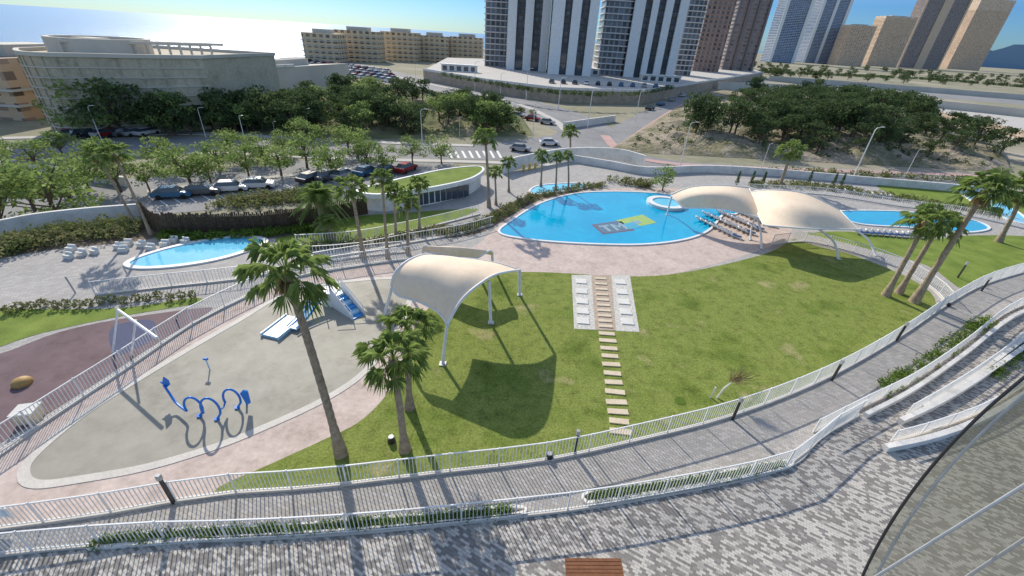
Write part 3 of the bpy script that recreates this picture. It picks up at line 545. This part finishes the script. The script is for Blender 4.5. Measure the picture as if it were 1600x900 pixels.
st=[(20,372,8.5),(95,352,7.5),(60,268,5),(55,330,6.5),(140,300,6),(120,330,5.5),(190,300,5.5),(255,262,5.5),(235,300,4.5),(300,292,6),(280,270,4.5),(345,268,5.5),(330,286,4.5),(390,280,5.5),(385,250,5),(440,275,5.5),(445,245,5),(480,262,6),(490,232,5.2),(520,278,6),(560,250,6),(575,262,5),(545,240,5.5),(600,268,4.8),(645,256,5),(690,256,5.5),(470,220,5),(20,292,5),(0,260,5),(160,265,5),(100,245,4.5),(415,258,5),(360,240,4.5)]
st.sort()
for i,(px,py,hh) in enumerate(st): tree(P(px,py,SZ),hh*1.08,BP,'light green street tree in the car park rows, number %d counting from the left edge'%(i+1),'light green trees around the car park','street_tree')
tree(P(1035,298),3.6,BP,'bright green round tree behind the big pool',None,'garden_tree')
for k,(px,py) in enumerate(((1150,290),(1172,290),(1190,291),(1262,288),(1300,292),(1312,293))): 
    c=P(px,py); o=empty('slim_cypress',c,'slim dark cypress, %s along the far garden wall'%ORD[k],'tree','cypresses by the far garden wall'); mb=MB()
    for q in range(6): mb.leaves(c+Vector((0,0,.4+q*.3)),(.32*(1-q*.12),.32*(1-q*.12),.3),40,.12)
    mb.build('crown',m_pine,o); MB().tube([c,c+Vector((0,0,.5))],.05,5).build('trunk',m_bark,o)
o=empty('bare_sapling',P(1120,622),'bare leafless sapling tied to a stake on the lawn','sapling'); c=P(1120,622); MB().tube([c,c+Vector((.25,.1,.7)),c+Vector((.9,.2,1.5))],[.06,.05,.02]).build('trunk',m_slab,o)
mb=MB()
for i in range(60): 
    a=c+Vector((.6,.15,1.1))+Vector((RU(-.2,.3),RU(-.1,.1),RU(-.1,.4))); mb.tube([a,a+Vector((RU(-.2,1.0),RU(-.4,.4),RU(.2,.9)))],[.016,.007],3)
mb.build('twigs',m_dead,o); MB().tube([c+Vector((-.35,0,0)),c+Vector((-.3,0,.8))],.05).build('stake',m_slab,o)
def bed(name,px,wd,hh,n,mat,label,z=0,size=.1,kind=None,cat='shrubs',blob=.3):
    pts=W(px,z,10); mb=MB(); k=len(pts)-1
    for i in range(n):
        f=RU(0,k-.001); p=pts[int(f)].lerp(pts[int(f)+1],f%1); p=p+Vector((RU(-1,1)*wd/2,RU(-1,1)*wd/2,0)); q=blob*RU(.6,1.3)
        mb.leaves(p+Vector((0,0,hh*.5*RU(.6,1.2))),(q,q,hh*.55),int(26),size)
    return tag(mb.build(name,mat),label,cat,None,kind)
bed('hedge',[(150,849),(300,837),(480,827),(640,815),(796,800)],.3,.36,420,m_hedge,'low green hedge along the left part of the terrace railing',size=.05,cat='hedge',blob=.2)
bed('hedge',[(925,779),(1020,765),(1120,748),(1218,729)],.3,.36,260,m_hedge,'low green hedge along the right part of the terrace railing',size=.05,cat='hedge',blob=.2)
bed('hedge',[(1375,612),(1440,572),(1500,528),(1545,500)],.8,.4,200,m_hedge,'green hedge strip beside the upper ramp railing',size=.07,cat='hedge',blob=.25)
bed('hedge',[(1545,590),(1580,565),(1620,538)],.8,.4,80,m_hedge,'green hedge strip between the ramp flights',size=.07,cat='hedge',blob=.25)
bed('shrub_bed',[(690,366),(740,357),(770,343),(800,325),(840,307),(900,296),(940,291)],1.5,.6,380,m_shrub,'band of mixed shrubs along the edge of the big pool',size=.1,kind='stuff')
bed('shrub_bed',[(478,388),(540,384),(620,374),(690,358)],1.2,.5,160,m_shrub,'shrubs beside the ramp railing below the palms',size=.1,kind='stuff')
bed('shrub_bed',[(-20,395),(60,380),(140,366),(215,358)],3.5,1.0,280,m_shrub,'dark shrubs in the planting bed by the left wall',size=.14,kind='stuff',blob=.5)
bed('shrub_bed',[(250,372),(330,372),(420,366),(480,360)],1.2,.6,180,m_hedge,'shrubs at the foot of the cane fence',size=.12,kind='stuff')
bed('shrub_bed',[(1180,290),(1260,292),(1330,300),(1450,318),(1560,335)],2.2,.7,220,m_shrub,'shrubs along the far white garden wall',size=.14,kind='stuff',blob=.5)
bed('shrub_bed',[(960,285),(1000,290),(1010,292)],2,.9,60,m_shrub,'shrubs left of the bright green tree',size=.14,kind='stuff')
bed('shrub_bed',[(360,320),(430,313),(480,306)],5,1,200,m_shrub,'shrub bed at the edge of the car park',SZ,.2,'stuff',blob=.8)
bed('shrub_bed',[(1150,270),(1300,272),(1450,280),(1560,288)],2.5,1.2,130,m_shrub,'shrubs on the road side of the garden wall',SZ,.25,'stuff',blob=.9)
bed('shrub_bed',[(1150,112),(1300,118),(1450,125),(1640,140)],26,3,360,m_pine,'far green scrub below the distant towers',SZ,.8,'stuff',blob=3)
bed('shrub_bed',[(560,130),(640,142),(740,160),(830,178)],3,1.4,180,m_shrub,'line of shrubs along the avenue',SZ,.3,'stuff',blob=1)
for i in range(17):
    px=15+i*18; c=P(px,486-i*1.3+RU(-3,3)); mb=MB(); mb.leaves(c+Vector((0,0,.3)),(.3,.3,.32),110,.09); tag(mb.build('ball_shrub',m_shrub),'dark ball shrub, %s from the left above the playground'%ORD[i],'shrub','ball shrubs above the playground')
# ---------- streets
Z=SZ
sheet('street',[(-100,228),(0,222),(300,214),(470,222),(700,228),(830,216),(900,206),(960,214),(1000,240),(1100,256),(1300,264),(1600,275),(1800,300),(1800,320),(1600,296),(1300,284),(1100,276),(960,266),(880,256),(760,250),(560,246),(300,236),(0,250),(-100,262)],.02,m_asph,'main street behind the garden','street',3,Z)
sheet('street',[(-100,300),(0,290),(120,288),(250,275),(420,256),(560,245),(700,245),(690,280),(600,298),(520,312),(400,322),(250,335),(100,345),(-100,380)],.03,m_asph,'asphalt car park left of the pavilion','car park',3,Z)
sheet('street',[(440,90),(520,92),(600,108),(700,130),(800,150),(900,175),(960,205),(930,232),(850,228),(870,205),(800,175),(700,152),(600,130),(500,112),(440,104)],.035,m_asph,'avenue climbing from the junction towards the sea','street',3,Z)
sheet('street',[(940,210),(985,185),(1035,160),(1090,138),(1180,122),(1210,126),(1120,145),(1060,172),(1010,205),(980,235)],.04,m_asph,'side street running up beside the rocky slope','street',3,Z)
sheet('street',[(1280,128),(1450,140),(1700,160),(1700,172),(1450,152),(1280,140)],.03,m_asph,'far road below the distant towers','street',0,Z)
sheet('street',[(1300,150),(1420,160),(1700,190),(1700,250),(1580,218),(1430,180)],.03,m_pave,'broad pale raised road at the right','street',0,Z)
def walk(px,wd,mat,label,z=.12): struct(MB().strip(W(px,Z,5),wd,Z,Z+z),'pavement',mat,label,'pavement')
walk([(945,212),(975,240),(1050,256),(1200,264),(1400,270),(1620,280)],2.6,m_pinkp,'pink pavement along the foot of the rocky slope')
walk([(0,252),(300,240),(560,249),(760,254),(880,259)],2,m_pave,'pale pavement along the main street')
walk([(-50,218),(100,214),(300,209),(470,217),(620,224),(740,228)],2.2,m_pave,'pale pavement below the wood')
walk([(500,96),(600,116),(700,138),(800,160),(860,185),(885,205)],2.5,m_pave,'central strip of the avenue')
walk([(230,300),(330,288),(450,275),(560,262)],1.5,m_pave,'planted strip in the car park')
walk([(1000,250),(975,230),(1010,200),(1060,168),(1100,148)],2,m_pinkp,'pink pavement up the side street')
for k in range(8):
    a=W([(700+k*11,236),(706+k*11,247)],Z,0); struct(MB().strip(a,.5,Z+.02,Z+.05),'zebra_stripe',m_mark,'white crossing stripe %s from the left on the street'%ORD[k],'road marking')
for k in range(9): struct(MB().strip(W([(60+k*34,230-k*.6),(74+k*34,229.6-k*.6)],Z,0),.25,Z+.02,Z+.05),'lane_dash',m_mark,'lane dash %s from the left on the main street'%ORD[k],'road marking')
for k in range(14): struct(MB().strip(W([(248+k*22,312-k*2.6),(262+k*22,322-k*3)],Z,0),.16,Z+.03,Z+.06),'bay_line',m_mark,'white parking bay line %s from the left'%ORD[k],'road marking')
for i,(a,b,hh,mt) in enumerate((((1290,152),(1640,188),4,m_conc),((1430,178),(1640,230),3,m_stone),((1200,126),(1640,160),4,m_conc),((1120,140),(1300,147),4.5,m_conc))):
    wallline('retaining_wall',[a,((a[0]+b[0])/2,(a[1]+b[1])/2-1),b],Z,hh,.6,mt,('upper pale retaining wall beside the broad raised road','brown stone retaining wall at the lower edge of the raised road','far pale retaining wall below the distant towers','pale stepped retaining wall above the pine slope')[i])
wallline('street_wall',[(0,278),(60,272),(120,280),(200,292)],Z,1.5,.3,m_wall,'short white wall in the street at far left')
wallline('street_wall',[(880,202),(920,196),(960,190)],Z,2,.5,m_wall,'white wall at the junction below the towers')
# street lamps
lp=MB(); lp.tube([(0,0,0),(0,0,.5),(0,0,.94),(.03,0,.985),(.12,0,1)],[.014,.010,.008,.007,.006],8); lpm=lp.mesh('pole',m_white); lh=MB(); lh.box((.15,0,1.0),(.08,.025,.01)); lhm=lh.mesh('lamp_head',m_white)
L_=[(160,222,145,165),(322,215,311,168),(385,228,378,180),(432,218,430,190),(484,212,485,170),(660,228,656,170),(718,215,712,182),(742,142,740,96),(782,152,784,114),(822,156,820,106),(872,172,874,120),(918,200,935,140),(832,218,845,160),(992,192,1004,142),(1063,258,1076,190),(1190,262,1195,224),(1330,284,1362,198),(1415,274,1430,232),(990,130,994,92),(1290,140,1296,118),(650,128,648,100),(1100,200,1112,170)]
for i,(a,b,c,d) in enumerate(sorted(L_)):
    p=P(a,b,Z); t=Q(c,d,p.y); hh=t.z-p.z; inst('street_lamp',p,RU(-.5,.5),(hh*.95,hh*.95,hh),[('pole',lpm),('lamp_head',lhm)],'tall slender street lamp, number %d counting from the left of the streets'%(i+1),'street lamp','street lamps along the roads')
# cars
def carmesh(col,nm):
    body=MB(); pr=[(-2.15,.35),(-2.2,.8),(-2.05,.95),(1.15,.95),(2.0,.82),(2.15,.6),(2.15,.35)]; n=len(pr)
    body.add([(x,s*.88,z) for s in (-1,1) for x,z in pr],[tuple(range(n)),tuple(range(2*n-1,n-1,-1))]+[(i,(i+1)%n,n+(i+1)%n,n+i) for i in range(n)]); body.box((-.35,0,1.45),(1.75,1.3,.06))
    return body.mesh('body',M(nm,[col],1,.25,0,5,.6,.2,.1))
gl=MB(); a=[(-1.85,-.8,.95),(1.15,-.8,.95),(1.15,.8,.95),(-1.85,.8,.95),(-1.25,-.64,1.43),(.5,-.64,1.43),(.5,.64,1.43),(-1.25,.64,1.43)]; gl.add(a,[(0,1,5,4),(1,2,6,5),(2,3,7,6),(3,0,4,7),(4,5,6,7)]); glm=gl.mesh('windows',m_glass)
def wheel(x,y): 
    m=MB(); vs=[(x+.33*math.cos(k*PI/6),y+s,.33+.33*math.sin(k*PI/6)) for s in (-.1,.1) for k in range(12)]; m.add(vs,[tuple(range(12)),tuple(range(23,11,-1))]+[(k,(k+1)%12,12+(k+1)%12,12+k) for k in range(12)]); return m.mesh('wheel',m_tyre)
WM=[wheel(x,y) for x in (-1.35,1.35) for y in (-.82,.82)]
CC={'white':(.75,.75,.75),'silver':(.4,.41,.42),'black':(.02,.02,.025),'red':(.3,.02,.02),'blue':(.05,.16,.3),'grey':(.12,.13,.14)}
CM={k:carmesh(v,k+'_car_paint') for k,v in CC.items()}; CL=['white','white','silver','silver','black','grey','blue','red']
def car(px,py,rz,col,label,group,z=Z,sc=1.12): inst('parked_car',P(px,py,z)+Vector((0,0,.04)),rz,sc,[('body',CM[col]),('windows',glm)]+[('wheel',x) for x in WM],label,'car',group)
for px,py,c,e in ((272,309,'blue','left end'),(318,304,'grey','second place'),(362,299,'white','third place'),(405,294,'white','right end')): car(px,py,R(20),c,'%s car in the near car park row, %s'%(c,e),'cars in the near car park row')
for i,(px,py,c) in enumerate(((487,284,'black'),(511,281,'grey'),(537,278,'silver'),(573,273,'blue'),(604,271,'grey'),(635,268,'red'))): car(px,py,R(70),c,'%s car, %s from the left in the second car park row'%(c,ORD[i]),'cars in the second car park row')
car(813,236,R(-10),'silver','silver car driving at the junction',None); car(858,227,R(10),'white','white car entering the junction',None); car(305,200,R(5),'grey','grey car parked below the wood',None)
for i in range(8): c=random.choice(CL); car(112+i*17,214-i*.4,R(RU(60,80)),c,'%s car, %s from the left below the ochre building'%(c,ORD[i]),'cars below the ochre building')
for r in range(4):
    for i in range(12): c=random.choice(CL); car(484+i*11+r*5,97+i*1.5+r*5.5+RU(-.5,.5),R(70),c,'%s car, %s from the left in avenue row %s'%(c,ORD[i],ORD[r]),'cars parked at the avenue',sc=1.35)
for i in range(11): c=random.choice(CL); car(625+i*23,140+i*5.4,R(-20),c,'%s car, %s from the left along the avenue kerb'%(c,ORD[i]),'cars along the avenue kerb')
for i in range(6): c=random.choice(CL); car(1015+i*17,172-i*7,R(50),c,'%s car, %s going up the side street'%(c,ORD[i]),'cars in the side street')
# ---------- buildings
PZ=-1.2
pod=W([(662,126),(760,145),(868,160),(1000,163),(1064,150),(1190,122)],Z,0); pod2=pod+[pod[-1]+Vector((40,120,0)),pod[0]+Vector((-10,140,0))]
tag(MB().prism(pod2,Z,PZ).build('stone_podium',m_stone),'brown stone retaining podium under the tall towers','podium'); struct(MB().prism([p for p in pod2],0,PZ+.03,False),'podium_paving',m_pave,'pale paving on top of the stone podium','paving')
tag(MB().strip(pod,.4,PZ,PZ+1).build('podium_parapet',m_wall),'white parapet on the stone podium edge','parapet')
for i in range(11): c=random.choice(CL); car(862+i*18,130+i*.8,R(80),c,'%s car, %s from the left in front of the towers'%(c,ORD[i]),'cars on the podium before the towers',PZ,1.2)
bed('shrub_bed',[(690,118),(780,134),(860,146),(980,150),(1050,138)],2.2,1.6,200,m_pine,'planting along the parapet of the stone podium',PZ,.3,'stuff',blob=.9)
def tower(xl,xr,pb,zb,zt,dep,wm,label,slab=m_white,fins=(),fl=3.2,so=.8,name='apartment_tower',Y=None,ptop=None,fm=None,rot=0,bare=False):
    c=P((xl+xr)/2,pb,zb); Y=c.y; x0=Q(xl,pb,Y).x; x1=Q(xr,pb,Y).x
    if ptop is not None: zt=Q((xl+xr)/2,ptop,Y).z
    wd=x1-x0; o=empty(name,Vector(((x0+x1)/2,Y,zb)),label,'tower'); H=zt-zb
    def bx(cx,cy,cz,dx,dy,dz): return MB().box(((x0+x1)/2+cx,Y+cy,zb+cz),(dx,dy,dz))
    bx(0,dep/2,H/2,wd,dep,H).build('wall',wm,o,uv=True)
    if slab:
        k=int(H/fl)
        for i in range(1,min(k,60)): bx(0,dep/2,i*fl,wd+2*so,dep+2*so,.45 if fl<5 else 1).build('balcony_slab',slab,o)
    for a,b in fins: bx(-wd/2+wd*(a+b)/2,-so-.4,H/2,wd*(b-a),1.6,H).build('pillar',fm or m_white,o)
    if fins and not slab:
        for i in range(4,int(H/fl)): 
            for (a,b),(c_,d_) in zip(fins,fins[1:]): bx(-wd/2+wd*(b+c_)/2,-.45,i*fl,wd*(c_-b)-.02,.9,.3).build('balcony_slab',m_dslab,o)
        for (a,b),(c_,d_) in zip(fins,fins[1:]): bx(-wd/2+wd*(b+c_)/2,-.1,5.5,wd*(c_-b)*.8,.2,11).build('base_opening',m_glass,o)
    bx(0,dep/2,H+1.2,wd*.5,dep*.5,2.4).build('roof_housing',m_conc,o); o.rotation_euler=(0,0,rot)
    return o
f_dk=facade('dark_tower_facade',(.36,.33,.31),(.08,.09,.11),3,3.2,.7,.75); f_rd=facade('brown_tower_facade',(.46,.31,.25),(.12,.09,.08),4,3.2,.6,.65)
f_bl=facade('blue_tower_facade',(.3,.34,.42),(.04,.085,.18),5,3.3,.8,.7); f_be=facade('beige_tower_facade',(.76,.57,.4),(.36,.28,.21),6,3.3,.5,.5); f_oc=facade('ochre_block_facade',(.72,.57,.36),(.15,.12,.09),4.5,3.2,.55,.55)
f_gr=facade('grey_tower_facade',(.36,.31,.29),(.18,.16,.16),6,3.3,.5,.5); f_or=facade('orange_block_facade',(.66,.47,.3),(.18,.13,.1),5,3.2,.6,.55)
f_ch=facade('grey_brown_facade',(.13,.12,.115),(.06,.065,.075),2.4,3.2,.6,.7); m_be=M('beige_render',[(.72,.54,.38)],.2,.8)
tower(757,790,104,PZ,58,16,f_dk,'tower wing of stacked white balconies at the left of the group')
tower(791,853,110,PZ,62,20,f_ch,'charcoal tower with white pillars left of centre',None,[(.0,.2),(.4,.6),(.8,1.0)])
tower(855,922,117,PZ,60,18,f_ch,'tower with three broad white pillars in the centre',None,[(.0,.26),(.42,.62),(.8,1)])
tower(932,970,118,PZ,60,18,f_dk,'narrow tower wing of balconies right of the central gap')
tower(972,1050,122,PZ,63,20,f_ch,'second charcoal tower with white pillars right of the gap',None,[(.0,.2),(.33,.45),(.58,.72),(.84,1)])
tower(1052,1078,118,PZ,60,16,f_dk,'narrow balcony wing joined to the second charcoal tower')
tower(1081,1122,112,PZ,62,18,f_rd,'reddish brown tower right of the charcoal ones',m_bslab)
tower(1126,1174,110,PZ,60,14,f_gr,'unfinished concrete tower with open floors',m_bslab,[(.0,.06),(.3,.36),(.62,.68),(.94,1)],fm=f_rd)
for xl,xr,pb,lb in ((880,935,116,'low white entrance building between the central towers'),(1000,1062,128,'low white entrance building at the second charcoal tower'),(690,745,112,'low white building left of the towers')):
    c0=P((xl+xr)/2,pb,PZ); x0=Q(xl,pb,c0.y).x; x1=Q(xr,pb,c0.y).x; o=empty('entrance_building',Vector(((x0+x1)/2,c0.y,PZ)),lb,'building'); MB().box(((x0+x1)/2,c0.y+1,PZ+1.6),(x1-x0,4,3.2)).build('wall',m_wall,o); MB().box(((x0+x1)/2,c0.y+.8,PZ+3.35),(x1-x0+1,5,.3)).build('roof',m_white,o)
    for k in range(5): MB().box((x0+(x1-x0)*(k+.5)/5,c0.y-1.02,PZ+1.5),((x1-x0)/8,.06,2.1)).build('window',m_glass,o)
tower(1199,1240,98,Z,170,40,f_bl,'blue glass tower with white edges, left of the pair',m_white,[(0,.12),(.88,1)],fl=3.4,so=1.0)
tower(1252,1296,99,Z,180,40,f_bl,'blue glass tower with white edges, right of the pair',m_white,[(0,.1),(.45,.55),(.9,1)],fl=3.4,so=1.0)
tower(1306,1345,103,Z,0,40,f_be,'short beige tower right of the blue pair',m_be,fl=3.4,so=1,ptop=38)
tower(1352,1400,104,Z,0,45,f_be,'taller stepped beige tower in the middle distance',m_be,fl=3.4,so=1,ptop=24)
tower(1400,1466,107,Z,230,40,f_gr,'tall dark grey slab tower at the right',m_bslab,[(.0,.04),(.4,.6),(.96,1)],fl=3.4,fm=m_be)
tower(1478,1530,109,Z,230,40,f_be,'tall beige tower at the right edge',m_be,fl=3.4,so=1)
for i,(xl,xr,pb,pt,lb) in enumerate(((478,530,97,52,'left ochre apartment block near the sea'),(528,592,96,48,'second ochre block with stepped balconies near the sea'),(598,652,95,50,'pale ochre block in the middle of the seaside row'),(655,700,96,56,'ochre block right of the pale one'),(704,752,98,58,'rightmost ochre block beside the towers'))): tower(xl,xr,pb,Z,0,18,f_oc,lb,m_conc,fl=3.2,so=.8,name='apartment_block',ptop=pt)
tower(-60,40,186,Z,0,25,f_or,'orange apartment block at the left edge',m_conc,fl=3.2,so=.7,name='apartment_block',ptop=92)
# big curved building
fp=W([(84,200),(86,208),(98,213),(130,214),(180,211),(240,208),(300,204),(345,200)],Z,4); tz=Q(150,92,P(150,213,Z).y).z
back=[fp[-1]+Vector((4,24,0)),fp[0]+Vector((-6,34,0))]; cb=empty('curved_building',Vector((fp[0].x,fp[0].y,Z)),'large curved ochre building with a screened facade','building')
MB().prism(fp+back,Z,tz).build('wall',m_screen,cb,uv=True); MB().strip(fp+back,.8,tz,tz+.7,True).build('parapet',m_conc,cb)
for k in range(1,8): MB().strip([p+Vector((0,-.1,0)) for p in fp],.3,Z+(tz-Z)*k/8-.1,Z+(tz-Z)*k/8+.1).build('floor_band',m_conc,cb)
for k in range(1,len(fp)-1,2): MB().box((fp[k].x,fp[k].y-.12,(Z+tz)/2),(.18,.2,tz-Z)).build('mullion',m_screen,cb)
rc_=P(130,214,Z)+Vector((-2,15,0)); ring=[rc_+Vector((8.5*math.cos(a*PI/12),8.5*math.sin(a*PI/12),0)) for a in range(24)]; MB().strip(ring,1,tz,tz+3.0,True).build('round_tower',m_conc,cb); MB().box(rc_+Vector((0,-2,tz-Z+1.5)),(5,4,3)).build('stair_house',m_conc,cb)
for k in range(14):
    p=fp[10].lerp(fp[-2],k/13)+Vector((0,6,0)); MB().box((p.x,p.y,tz+1.2),(.35,.35,2.4)).build('pergola_post',m_conc,cb)
a,b=fp[10]+Vector((0,6,0)),fp[-2]+Vector((0,6,0)); a.z=b.z=tz+2.5; MB().bar(a,b,.5).build('pergola_beam',m_conc,cb)
MB().bar(a+Vector((0,5,0)),b+Vector((0,5,0)),.5).build('pergola_beam',m_conc,cb)
g0,g1=P(356,165,Z),P(468,150,Z); sb=empty('low_block',g0.xy.to_3d()+Vector((0,0,Z)),'lower stepped concrete block right of the curved building','building')
z2=Q(364,112,g0.y).z; MB().prism([g0,g1,g1+Vector((8,30,0)),g0+Vector((0,30,0))],Z,z2).build('wall',m_conc,sb); MB().strip([g0,g1],.6,z2,z2+.8).build('parapet',m_wall,sb); MB().prism([g0.lerp(g1,.1)+Vector((0,8,0)),g0.lerp(g1,.6)+Vector((0,8,0)),g0.lerp(g1,.6)+Vector((3,24,0)),g0.lerp(g1,.1)+Vector((3,24,0))],z2,z2+2.0).build('upper_step',m_conc,sb)
# ---------- glass screen at the right
gm,nt,bs,L=newm('clear_screen_glass'); nt.nodes.remove(bs); t=nt.nodes.new('ShaderNodeBsdfTransparent'); t.inputs[0].default_value=(.5,.54,.52,1); g=nt.nodes.new('ShaderNodeBsdfGlossy'); g.inputs['Roughness'].default_value=.02; x=nt.nodes.new('ShaderNodeMixShader'); x.inputs[0].default_value=.38
L(t.outputs[0],x.inputs[1]); L(g.outputs[0],x.inputs[2]); L(x.outputs[0],nt.nodes['Material Output'].inputs[0])
ed=cat_rom([CAM+ray(px,py).normalized()*dd_ for px,py,dd_ in ((1660,545,2.6),(1600,590,2.6),(1525,655,2.65),(1455,730,2.75),(1395,812,2.9),(1350,895,3.1),(1330,960,3.3))],5)
gs=empty('glass_screen',Vector((ed[-1].x,ed[-1].y,ed[-1].z)),'curved glass balcony screen with a dark edge at lower right','glass screen')
mb=MB(); vs=[]
for p in ed: vs+=[p,p+Vector((2.6,-1.0,0))]
mb.add(vs,[(2*i,2*i+1,2*i+3,2*i+2) for i in range(len(ed)-1)]); mb.build('glass_pane',gm,gs,True); MB().tube(ed,.006,8).build('edge_profile',m_met,gs); MB().tube([p+Vector((.045,-.02,0)) for p in ed],.005,8).build('edge_seal',m_grey,gs)
for (a,b) in (((1362,905),(1610,752)),((1505,905),(1610,836))):
    MB().tube([CAM+ray(*a).normalized()*2.4,CAM+ray(*b).normalized()*2.2],.005,6).build('rail',m_grey,gs)
